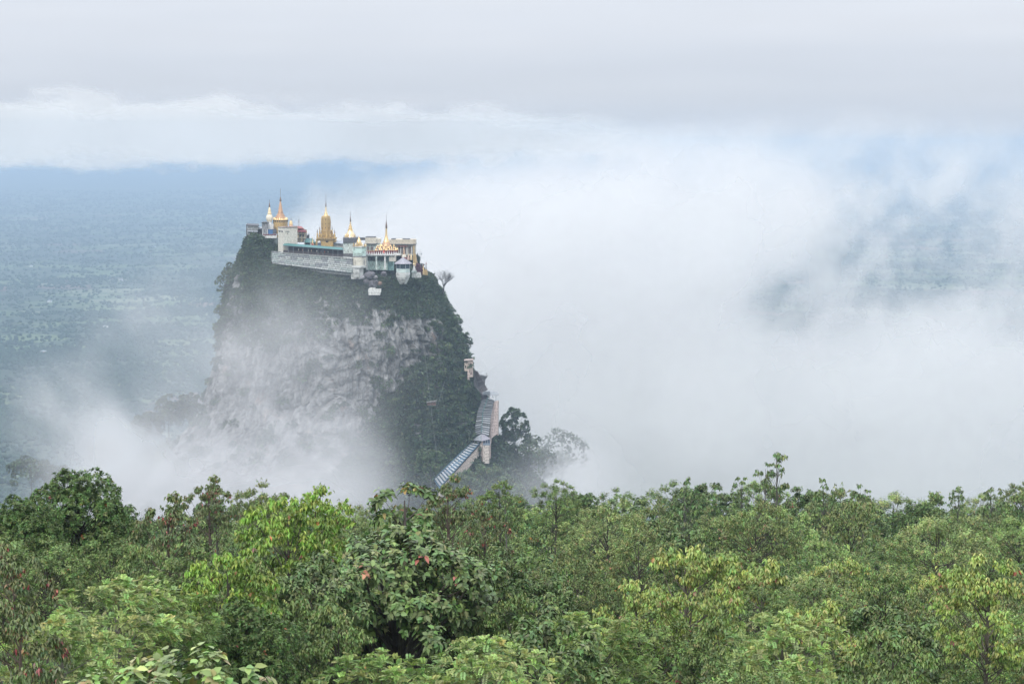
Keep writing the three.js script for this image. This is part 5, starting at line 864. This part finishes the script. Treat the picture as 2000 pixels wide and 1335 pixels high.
// ---------------------------------------------------------------- the forest on the lookout's slope: single trees of several kinds
{
  const red = [0.26, 0.055, 0.05], pink = [0.40, 0.17, 0.13], orange = [0.45, 0.20, 0.07], straw = [0.34, 0.30, 0.12];
  const kinds = {
    rosette: [{ pal: 'dark', R: 3.6, H: 7.6, trunk: 2.4, clumps: 78, clumpR: 0.24, twigs: 30, leaves: 9, L: 0.24, W: 0.105, kind: 'rosette', gap: 0.34, inner: 0.12, odd: [0.008, orange, red] }],
    lime: [{ pal: 'lime', tone: 0.8, R: 3.0, H: 7.2, trunk: 3.2, clumps: 28, clumpR: 0.29, twigs: 24, leaves: 9, L: 0.30, W: 0.15, kind: 'droop', odd: [0.01, pink, orange] }],
    olive: [
      { pal: 'olive', tone: 0.92, R: 4.0, H: 7.8, trunk: 2.6, clumps: 44, clumpR: 0.23, twigs: 28, leaves: 9, L: 0.21, W: 0.11, kind: 'droop', odd: [0.008, pink, straw] },
      { pal: 'green', tone: 0.8, R: 3.8, H: 8.0, trunk: 2.6, clumps: 42, clumpR: 0.23, twigs: 28, leaves: 9, L: 0.21, W: 0.10, kind: 'spray', odd: [0.006, orange, straw] },
      { pal: 'olive', tone: 1.12, R: 4.3, H: 7.4, trunk: 3, clumps: 46, clumpR: 0.22, twigs: 28, leaves: 9, L: 0.20, W: 0.095, kind: 'spray', hang: -0.25, odd: [0.012, pink, straw] },
      { pal: 'green', tone: 0.7, R: 3.3, H: 8.6, trunk: 2.4, clumps: 40, clumpR: 0.25, twigs: 26, leaves: 9, L: 0.24, W: 0.12, kind: 'droop', odd: [0.006, red, orange] },
      { pal: 'green', tone: 1.08, R: 3.9, H: 7.2, trunk: 2.6, clumps: 44, clumpR: 0.22, twigs: 27, leaves: 9, L: 0.19, W: 0.10, kind: 'spray', hang: -0.15, odd: [0.006, pink, straw] },
      { pal: 'olive', tone: 0.74, R: 4.2, H: 8.2, trunk: 2.6, clumps: 46, clumpR: 0.22, twigs: 28, leaves: 9, L: 0.22, W: 0.115, kind: 'droop', odd: [0.012, pink, straw] }],
    yellow: [{ pal: 'yellow', R: 3.4, H: 7.4, trunk: 2.8, clumps: 36, clumpR: 0.25, twigs: 25, leaves: 9, L: 0.26, W: 0.125, kind: 'droop', odd: [0.02, pink, orange, straw], bark: [0.13, 0.11, 0.09], twigWood: 0.3 }],
    lacy: [{ pal: 'pale', R: 3.2, H: 5.2, trunk: 2.4, clumps: 38, clumpR: 0.24, twigs: 14, leaves: 4, L: 0.36, W: 0.075, pairs: 6, kind: 'pinnate', low: -0.7, bark: [0.2, 0.18, 0.16] }, { pal: 'green', R: 3.4, H: 5.6, trunk: 2.4, clumps: 38, clumpR: 0.24, twigs: 14, leaves: 4, L: 0.36, W: 0.075, pairs: 6, kind: 'pinnate', low: -0.7 }],
    ruddy: [{ pal: 'ruddy', R: 2.8, H: 7.6, trunk: 3, clumps: 28, clumpR: 0.28, twigs: 24, leaves: 9, L: 0.27, W: 0.12, kind: 'droop', odd: [0.09, red, pink, pink], bark: [0.12, 0.09, 0.075], oddTop: 0.35 }],
    teak: [{ pal: 'teak', R: 3.3, H: 7.4, trunk: 3, clumps: 34, clumpR: 0.26, twigs: 18, leaves: 8, L: 0.34, W: 0.21, kind: 'spray', hang: -0.5, curl: 0.2, odd: [0.01, pink, straw] }],
  };
  const protos = {}; let seed = 400;
  for (const k in kinds) protos[k] = kinds[k].map((o) => grow({ seed: seed++, twigWood: 0.14, ...o }));
  const look = { rosette: ['glossy_tree', 'dark glossy tree with rosettes of leaves'], lime: ['lime_tree', 'lime green tree with drooping leaves'], olive: ['broadleaf_tree', ''], yellow: ['yellowish_tree', 'yellow green tree with pale twigs'], lacy: ['feathery_tree', ''], ruddy: ['ruddy_tree', 'thin tree with reddish young leaves'], teak: ['big_leaf_tree', 'dark tree with large drooping leaves'] };
  const sub = { olive: ['olive green small-leaved tree', 'deep green round tree', 'broad light olive tree', 'tall dark green tree', 'fresh green round tree', 'dark olive tree'], lacy: ['pale feathery-leaved tree', 'green feathery-leaved tree'] };
  const trees = [];
  // the tree whose top shows at (px, py) at distance d, crown about w pixels wide
  function put(kind, v, px, py, d, w, label) { trees.push({ kind, v: v % protos[kind].length, px, py, d, w, label }); }
  // trees one would point at
  put('rosette', 0, 150, 912, 78, 250, 'dense dark green tree with rosettes at the upper left of the forest');
  put('rosette', 0, 45, 965, 74, 170, 'dark green tree at the left edge behind the pink-tipped sapling');
  put('rosette', 0, 235, 985, 88, 150, 'dark glossy tree between the dense dark tree and the ruddy one');
  put('ruddy', 0, 330, 975, 70, 190, 'thin tree with red young leaves right of the dense dark tree');
  put('ruddy', 0, 410, 938, 82, 120, 'ruddy tree with a bare arching top branch');
  put('ruddy', 0, 20, 1075, 48, 150, 'pink and yellow tipped sapling at the left edge');
  put('ruddy', 0, 25, 1190, 40, 150, 'ruddy shrub in the lower left corner');
  put('lime', 0, 560, 975, 66, 230, 'bright lime green tree left of the big-leaf tree');
  put('lime', 0, 440, 1085, 52, 220, 'bright lime green tree with long drooping leaves in front');
  put('lime', 0, 620, 958, 70, 110, 'slim lime green tree top against the mist');
  put('rosette', 0, 480, 1170, 50, 280, 'dark shaded tree beneath the lime green trees');
  put('olive', 0, 505, 952, 118, 150, 'olive tree top behind the lime green trees');
  put('olive', 2, 690, 985, 112, 120, 'olive tree top left of the big-leaf tree');
  put('ruddy', 0, 880, 938, 74, 130, 'red-tipped tree in front of the stairway foot');
  put('ruddy', 0, 945, 985, 84, 120, 'ruddy green tree right of the red-tipped one');
  put('olive', 3, 978, 942, 120, 90, 'pointed dark tree top below the stairway trees');
  put('olive', 1, 1085, 940, 130, 110, 'upright green tree top left of the open mist');
  put('yellow', 0, 1345, 1062, 60, 280, 'large yellow green tree in the middle right foreground');
  put('yellow', 0, 1930, 1088, 50, 240, 'yellow green tree with pale branches at the right edge');
  put('yellow', 0, 1250, 1130, 58, 130, 'small yellow green tree left of the large one');
  put('olive', 0, 1660, 968, 140, 230, 'large rounded olive tree at the top right of the forest');
  put('olive', 2, 1830, 1010, 96, 250, 'spreading olive tree with dark forked trunk on the right');
  put('olive', 0, 1480, 985, 110, 190, 'rounded olive tree right of centre');
  put('olive', 2, 1190, 985, 112, 220, 'olive tree in the centre of the canopy');
  put('olive', 0, 1250, 1040, 88, 190, 'olive tree with a dark slanting trunk showing');
  put('lacy', 0, 230, 1150, 46, 230, 'pale feathery shrub tree in the lower left');
  put('lacy', 1, 330, 1170, 48, 190, 'green feathery shrub tree beside the pale one');
  put('lacy', 0, 120, 1225, 42, 220, 'pale feathery shrub near the lower left corner');
  put('lacy', 0, 950, 1268, 40, 180, 'bright feathery shrub at the bottom centre');
  put('lacy', 1, 740, 1290, 40, 200, 'green feathery shrub at the foot of the big-leaf tree');
  put('lacy', 0, 1530, 1215, 47, 150, 'soft yellow feathery shrub right of the large yellow green tree');
  put('yellow', 0, 1600, 1175, 52, 150, 'yellow tipped small tree beside the soft feathery shrub');
  put('olive', 3, 1740, 1235, 46, 240, 'dark green glossy tree in the lower right');
  put('teak', 0, 610, 1085, 58, 190, 'big-leaf tree leaning against the left side of the central one');
  put('teak', 0, 950, 1060, 66, 200, 'big-leaf tree behind the right side of the central one');
  put('teak', 0, 1060, 1190, 47, 210, 'big-leaf tree right of the central one, lower');
  put('teak', 0, 1730, 1180, 56, 130, 'blue green big-leaf tree in the right foreground');
  put('olive', 1, 1450, 1290, 41, 220, 'green tree at the bottom right of centre');
  put('lacy', 1, 1160, 1210, 50, 160, 'green feathery tree between the two yellow green ones');
  for (const t of trees.slice()) if (t.d > 54 && t.w > 130 && t.px < 1500) { put('olive', (t.px % 2) ? 1 : 3, t.px - t.w * 0.24, t.py + t.w * 0.5, t.d - 3.5, t.w * 0.62); put('olive', (t.px % 3) ? 3 : 1, t.px + t.w * 0.26, t.py + t.w * 0.54, t.d - 4.5, t.w * 0.6); }
  const heroes = trees.length;
  // the rest of the canopy
  const R = rng(2024), ridge = (px) => table([[0, 1010], [280, 1010], [500, 985], [700, 1000], [900, 975], [1100, 962], [1200, 948], [1400, 952], [1500, 940], [1600, 958], [1750, 968], [1900, 972], [2000, 950]], px);
  const rows = [[205, 0, 140], [178, 14, 150], [152, 34, 158], [130, 56, 168], [112, 80, 178], [97, 106, 175], [85, 134, 185], [75, 166, 190], [66, 200, 195], [58, 238, 205], [51, 278, 215], [46, 318, 225]];
  rows.forEach(([d, dy, w], ri) => {
    for (let px = -60 + (ri % 2) * w * 0.4; px < 2080; px += w * (0.54 + 0.3 * R())) {
      const py = ridge(px) + dy + (R() - 0.4) * (26 + dy * 0.2), dd = d * (0.95 + 0.1 * R());
      if (trees.slice(0, heroes).some((t) => Math.abs(t.px - px) < (t.w + w) * 0.24 && Math.abs(t.d - dd) < 9 + dd * 0.04)) continue;
      if (px > 580 && px < 980 && dd < 72 && dd > 50) continue;
      const u = R(), leftish = px < 900 ? 1 : 0; let k = 'olive', v = Math.floor(R() * 6);
      if (u < 0.06 + 0.14 * leftish) k = 'rosette'; else if (u < 0.16 + 0.16 * leftish) k = d < 100 ? 'lacy' : 'olive'; else if (u < 0.22 + 0.14 * leftish) k = R() < 0.5 ? 'ruddy' : 'olive'; else if (u < 0.34 && d < 105) k = 'yellow'; else if (u < 0.40 && d < 95) k = 'lime'; else if (u < 0.5) k = 'teak';
      put(k, k === 'olive' ? v : Math.floor(R() * 2), px, py, dd, w * (0.75 + 0.75 * R() * R() + 0.15 * R()));
    }
  });
  // labels for the rest: look, row of the canopy, what it stands below; then counted from the left among those alike
  const under = (px) => px < 180 ? 'at the left edge' : px < 420 ? 'below the misty ridge' : px < 700 ? 'below the bare cliff' : px < 850 ? 'below the wooded flank' : px < 1000 ? 'below the stairway' : px < 1180 ? 'below the misty trees' : px < 1460 ? 'under the white mist' : px < 1750 ? 'under the right mist' : 'near the right edge';
  const rowName = (d) => d > 165 ? 'skyline row' : d > 120 ? 'far row' : d > 88 ? 'middle row' : d > 62 ? 'nearer row' : 'front row';
  const sets = new Map();
  for (const t of trees) { if (t.label) continue; t.base = `${sub[t.kind]?.[t.v] ?? look[t.kind][1]} ${under(t.px)}, ${rowName(t.d)}`; sets.set(t.base, [...(sets.get(t.base) ?? []), t]); }
  const ORD = ['first', 'second', 'third', 'fourth', 'fifth', 'sixth', 'seventh', 'eighth', 'ninth', 'tenth'];
  for (const [b, l] of sets) { l.sort((p, q) => p.px - q.px); l.forEach((t, i) => { t.label = l.length === 1 ? b : `${b}, ${ORD[i]} from left`; }); }
  const made = new Map();
  for (const t of trees) {
    const key = t.kind + t.v, g = protos[t.kind][t.v], top = at(t.px, t.py, t.d), gy = groundY(top.x, top.z), spec = kinds[t.kind][t.v];
    const s = clamp(t.w * K(t.d) / (spec.R * 2.15), 0.45, 1.7), h = g.top * s * 0.94, y = Math.min(top.y - h, gy + 60);
    const group = `${look[t.kind][0].replace(/_/g, ' ')}s of the forest`, turn = R() * 6.28;
    let o = made.get(key);
    if (!o) { o = plant(look[t.kind][0], t.label, 'tree', g, V(top.x, y, top.z), turn, s, group); made.set(key, o); }
    else { const c = copyOf(o, t.label, group); c.position.set(top.x, y, top.z); c.rotation.set(0, turn, 0); c.scale.setScalar(s); }
    const sc = scene.children[scene.children.length - 1]; sc.scale.set(s * (0.93 + 0.14 * R()), s, s * (0.93 + 0.14 * R()));
  }
  // the big-leaf tree in the middle, its nearest leaves single parts
  const hero = grow({ seed: 777, pal: 'teak', R: 3.2, H: 7.6, trunk: 2.6, clumps: 72, clumpR: 0.21, twigs: 20, leaves: 8, L: 0.215, W: 0.14, kind: 'spray', hang: -0.35, inner: 0.2, limb: 0.2, curl: 0.2, fold: 0.15, fine: true, odd: [0.006, pink, straw], loose: 300, looseP: 0.03, bole: 0.3, bark: [0.09, 0.075, 0.065], twigWood: 0.5, low: -0.6, gap: 0.36 });
  { const p = at(775, 962, 62); plant('big_leaf_tree', 'large dark tree with big drooping leaves and thick trunk, bottom centre', 'tree', hero, V(p.x, p.y - hero.top, p.z), 0.6); }
  const heroTop = grow({ seed: 778, pal: 'teak', R: 1.0, H: 1.6, trunk: 2, clumps: 7, clumpR: 0.4, twigs: 10, leaves: 7, L: 0.25, W: 0.15, kind: 'spray', hang: -0.3, curl: 0.2, fine: true, odd: [0.07, pink, orange, straw], bole: 0.1, bark: [0.11, 0.09, 0.08] });
  { const p = at(792, 952, 67); plant('big_leaf_sapling', 'pink and orange tipped big-leaf sapling rising at the top of the central tree', 'tree', heroTop, V(p.x, p.y - heroTop.top, p.z), 1.2); }
  // broad pale leaves close to the lookout, along the bottom edge
  const near = grow({ seed: 801, pal: 'green', tone: 0.82, tipLight: 1.4, R: 0.75, H: 1.1, trunk: 1.4, clumps: 9, clumpR: 0.4, twigs: 8, leaves: 6, L: 0.15, W: 0.115, kind: 'spray', hang: -0.2, curl: 0.2, fold: 0.1, fine: true, odd: [0.05, straw], loose: 150, looseP: 0.4, bole: 0.04, bark: [0.2, 0.2, 0.12] });
  [[390, 1268, 28, 'pale round-leaved sapling at the bottom left, the tallest of its kind', 1.1], [270, 1310, 27, 'pale round-leaved sapling low at the bottom left', 1], [180, 1318, 28, 'pale round-leaved sapling nearest the lower left corner', 0.8]].forEach(([px, py, d, lab, s], i) => { const p = at(px, py, d); plant('round_leaf_sapling', lab, 'sapling', i ? { ...near, loose: near.loose.slice(0, 80) } : near, V(p.x, p.y - near.top * s, p.z), i * 2.1, s); });
  // thin saplings that rise above the skyline
  const thin = (sd, n) => grow({ seed: sd, pal: 'teak', R: 1.0, H: 4.6, trunk: 3, clumps: n, clumpR: 0.42, twigs: 5, leaves: 5, L: 0.30, W: 0.15, kind: 'droop', curl: 0.2, taper: 0.7, bole: 0.09, bark: [0.13, 0.12, 0.11], twigWood: 1, gap: 0.7 });
  [[1521, 880, 150, 1, 'thin sapling rising highest above the right skyline'], [1496, 905, 150, 0.8, 'second thin sapling just left of the highest one'], [1450, 925, 152, 0.7, 'short sapling left of the two skyline saplings'], [1340, 930, 150, 1.1, 'rounded sapling on the skyline right of centre'], [1612, 932, 150, 0.9, 'forked sapling right of the highest one'], [1686, 938, 150, 0.8, 'thin sapling on the skyline above the large rounded olive tree'], [1870, 945, 150, 0.7, 'short sapling on the skyline near the right edge'], [1940, 940, 146, 0.9, 'sapling on the skyline close to the right edge'], [425, 940, 84, 0.55, 'arching sapling above the ruddy trees'], [990, 955, 110, 0.5, 'small dark sapling under the tall stairway trees']].forEach(([px, py, d, s, lab], i) => { const g = thin(830 + i, i < 2 ? 13 : 20), p = at(px, py - (i < 2 ? 14 : 6), d); plant('skyline_sapling', lab, 'sapling', g, V(p.x, p.y - g.top * s, p.z), i, s); });
  // undergrowth between the trunks
  const clumpGeo = (sd, pal) => { const Q = rng(sd), l = new Leaves(), p = PAL[pal]; for (let i = 0; i < 240; i++) { const d = dirOn(Q, -0.2), r = 0.5 + 0.55 * Q(), c = p[Math.floor(Q() * 2.3)], b = V(d.x * r, d.y * r, d.z * r), dd = dirOn(Q).addScaledVector(d, 0.7).add(V(0, -0.2, 0)).normalize(), n = dirOn(Q, 0).addScaledVector(d, 0.6); n.addScaledVector(dd, -n.dot(dd)).normalize(); l.add(b, dd, n, 0.15 + 0.1 * Q(), 0.085, c.map((v) => v * (0.75 + 0.5 * Q())), false); } return l.geo(); };
  ['green', 'olive', 'dark'].forEach((pal, i) => {
    const list = [], M = new THREE.Matrix4(), E = new THREE.Euler(), Qn = new THREE.Quaternion();
    for (let k = 0; k < 3600; k++) { const d = 34 + 190 * Math.pow(R(), 0.8), a = (R() - 0.5) * 0.6, x = Math.tan(a) * d, z = -d, s = 1.1 + 1.3 * R(); M.compose(V(x, groundY(x, z) + s * (0.4 + 1.2 * R()), z), Qn.setFromEuler(E.set(0, R() * 6.3, 0)), V(s, s * (0.8 + 0.6 * R()), s)); list.push(M.clone()); }
    const m = new THREE.InstancedMesh(clumpGeo(900 + i, pal), leafMat, list.length); list.forEach((x, k) => m.setMatrixAt(k, x)); m.name = numbered('forest_undergrowth'); m.castShadow = m.receiveShadow = true; m.userData = { kind: 'stuff', label: ['green bushes between the forest trees', 'olive bushes between the forest trees', 'dark bushes between the forest trees'][i] }; scene.add(m);
  });
}
// ---------------------------------------------------------------- mist and cloud: the density of drifting vapour, sampled on billowing layers through its depth
function vapour(name, label, layers, density, opacity, step, tone = [0.86, 0.855, 0.87]) {
  const mat = new THREE.MeshPhysicalMaterial({ color: rgb(...tone), roughness: 1, specularIntensity: 0, transparent: true, opacity, vertexColors: true, transmission: 0.5, thickness: 0, side: THREE.DoubleSide });
  const geos = [];
  for (const [d, x0, x1, y0, y1, thick, st] of layers) {
    const s = st ?? step, nx = Math.ceil((x1 - x0) / s), ny = Math.ceil((y1 - y0) / s), pos = [], nor = [], col = [], idx = [];
    for (let j = 0; j <= ny; j++) for (let i = 0; i <= nx; i++) {
      const x = lerp(x0, x1, i / nx), y = lerp(y0, y1, j / ny);
      const z = -d + thick * (1.3 * fbm(x / (thick * 3), y / (thick * 3), d * 0.013, 2)) - 0.12 * Math.pow((x - (x0 + x1) / 2) / (x1 - x0), 2) * (x1 - x0);
      pos.push(x, y, z); nor.push(0, 0.62, 0.785);
      const e = Math.min(1, 8 * Math.min(i / nx, 1 - i / nx, j / ny + 0.05, 1 - j / ny));
      col.push(1, 1, 1, clamp((1 - Math.exp(-density(x, y, z, d))) / opacity, 0, 1) * sstep(0, 1, e));
    }
    for (let j = 0; j < ny; j++) for (let i = 0; i < nx; i++) {
      const a = j * (nx + 1) + i, b = a + 1, c = a + nx + 1, dd = c + 1;
      if (col[a * 4 + 3] + col[b * 4 + 3] + col[c * 4 + 3] + col[dd * 4 + 3] > 0.012) idx.push(a, b, c, b, dd, c);
    }
    const g = new THREE.BufferGeometry();
    g.setAttribute('position', new THREE.Float32BufferAttribute(pos, 3)); g.setAttribute('normal', new THREE.Float32BufferAttribute(nor, 3)); g.setAttribute('color', new THREE.Float32BufferAttribute(col, 4));
    g.setIndex(idx); geos.push(g);
  }
  const m = new THREE.Mesh(geos.length > 1 ? mergeGeometries(geos) : geos[0], mat); m.name = numbered(name); m.castShadow = m.receiveShadow = true;
  m.userData = { kind: 'stuff', label }; scene.add(m);
  return m;
}
const bump = (x, y, cx, cy, rx, ry) => Math.exp(-Math.pow((x - cx) / rx, 2) - Math.pow((y - cy) / ry, 2));
// heights of the main bank's upper edge along its bearing
const EDGE = [[480, 520], [560, 440], [600, 405], [680, 372], [760, 350], [850, 328], [950, 296], [1050, 264], [1150, 248], [1300, 238], [1450, 236], [1600, 244], [2000, 258]];
function mainBank(x, y, z) {
  const [px, py] = pix(x, y, z);
  const w1 = fbm(x / 90, y / 70, z / 110, 4), q1 = 22 * fbm(x / 45, y / 40, z / 50 + 40, 3), q2 = 22 * fbm(x / 45 + 9, y / 40, z / 50 + 70, 3), w2 = fbm((x - y * 0.5 + q1) / 38, (y + x * 0.3 + q2) / 52, z / 55 + 5, 5), w3 = fbm((x + q2 * 1.6) / 13, (y + q1 * 1.6) / 17, z / 26 + 15, 4);
  const edge = table(EDGE, px), soft = lerp(95, 165, sstep(700, 1150, px));
  let t = Math.pow(sstep(-30, soft, py - edge + 90 * w1 + 85 * w2 + 22 * w3), 1.15);
  // thinner towards the upper right, where the plain shows through
  const thin = clamp(1.12 * bump(px, py, 1880, 440, 290, 165) + 1.05 * bump(px, py, 1540, 600, 120, 75) + 0.8 * bump(px, py, 1750, 520, 170, 120) + 0.6 * bump(px, py, 1990, 600, 120, 90) + 0.5 * bump(px, py, 1640, 330, 340, 60) + 0.35 * bump(px, py, 1180, 310, 160, 60), 0, 1.3);
  const streak = clamp(0.45 + 2.2 * w2 + 0.9 * w1 + 0.45 * w3, 0, 1.5);
  t *= clamp(1 - thin * (1.15 - 0.75 * streak), 0.02, 1);
  const leftEnd = sstep(430, 640, px + 60 * w1);
  return 0.4 * t * leftEnd * clamp(0.9 + 1.0 * w1 + 0.5 * w2, 0.2, 1.7);
}
const bankLayers = [];
for (let k = 0; k < 9; k++) { const d = 1085 + k * 48; bankLayers.push([d, -0.16 * d, 0.30 * d, CAM_Y - 0.185 * d, CAM_Y + 0.03 * d, 30]); }
vapour('mist_cloud', 'huge bank of white mist pouring past the right side of the crag', bankLayers, mainBank, 0.6, 2.6);
function frontMist(x, y, z) {
  const [px, py] = pix(x, y, z);
  const w1 = fbm(x / 60, y / 50, z / 70 + 3, 4), w2 = fbm((x + y * 0.4) / 24, y / 40, z / 40 + 8, 4);
  let t = 1.5 * sstep(800, 985, py + 110 * w1 + 50 * w2 + 0.25 * Math.abs(px - 430) * (px < 430 ? 0.25 : 0.55)) * sstep(800, 610, px + 90 * w1) * sstep(40, 260, px + 60 * w2);
  t += 0.5 * bump(px, py, 520, 655, 165, 90) * clamp(0.6 + 1.8 * w2 + 1.4 * w1, 0, 2);
  t += 0.42 * bump(px, py, 480, 800, 200, 120) * clamp(0.6 + 1.6 * w2 + 1.2 * w1, 0, 2);
  t += 0.42 * bump(px - (620 - py) * 1.1, py, 260, 620, 90, 130) * clamp(0.25 + 2.4 * w2 + 1.2 * w1, 0, 2);
  t += 0.9 * bump(px, py, 170, 830, 170, 90) * clamp(0.35 + 2.0 * w2 + 1.2 * w1, 0, 2);
  t += 0.6 * bump(px, py, 1150, 935, 110, 60) * clamp(0.7 + 1.4 * w2, 0, 2) + 0.15 * sstep(890, 985, py + 40 * w1) * sstep(1300, 1000, px);
  return 0.26 * t;
}
const frontLayers = [];
for (let k = 0; k < 6; k++) { const d = 800 + k * 26; frontLayers.push([d, -0.27 * d, 0.075 * d, CAM_Y - 0.19 * d, CAM_Y - 0.04 * d, 16]); }
vapour('mist_veil', 'thin white mist drifting over the lower left face of the crag', frontLayers, frontMist, 0.29, 2.0);
function horizonBank(x, y, z) {
  const [px, py] = pix(x, y, z);
  const w1 = fbm(x / 190, y / 75, z / 260, 5), w4 = fbm(x / 70, y / 40, z / 120 + 9, 4), top = 198 + 0.045 * Math.max(0, px - 350);
  return 1.5 * sstep(-6, 34, py - top + 80 * w1 + 30 * w4) * sstep(326, 284, py + 60 * w1 + 45 * w4 + 0.004 * px) * sstep(1420, 800, px + 300 * w1);
}
const hb = []; for (let k = 0; k < 4; k++) { const d = 2900 + k * 260; hb.push([d, -0.40 * d, 0.13 * d, CAM_Y - 0.03 * d, CAM_Y + 0.032 * d, 90]); }
vapour('cloud_bank', 'long low bank of white cloud along the horizon to the left', hb, horizonBank, 0.6, 5, [0.90, 0.895, 0.90]);
renderer.render(scene, camera);
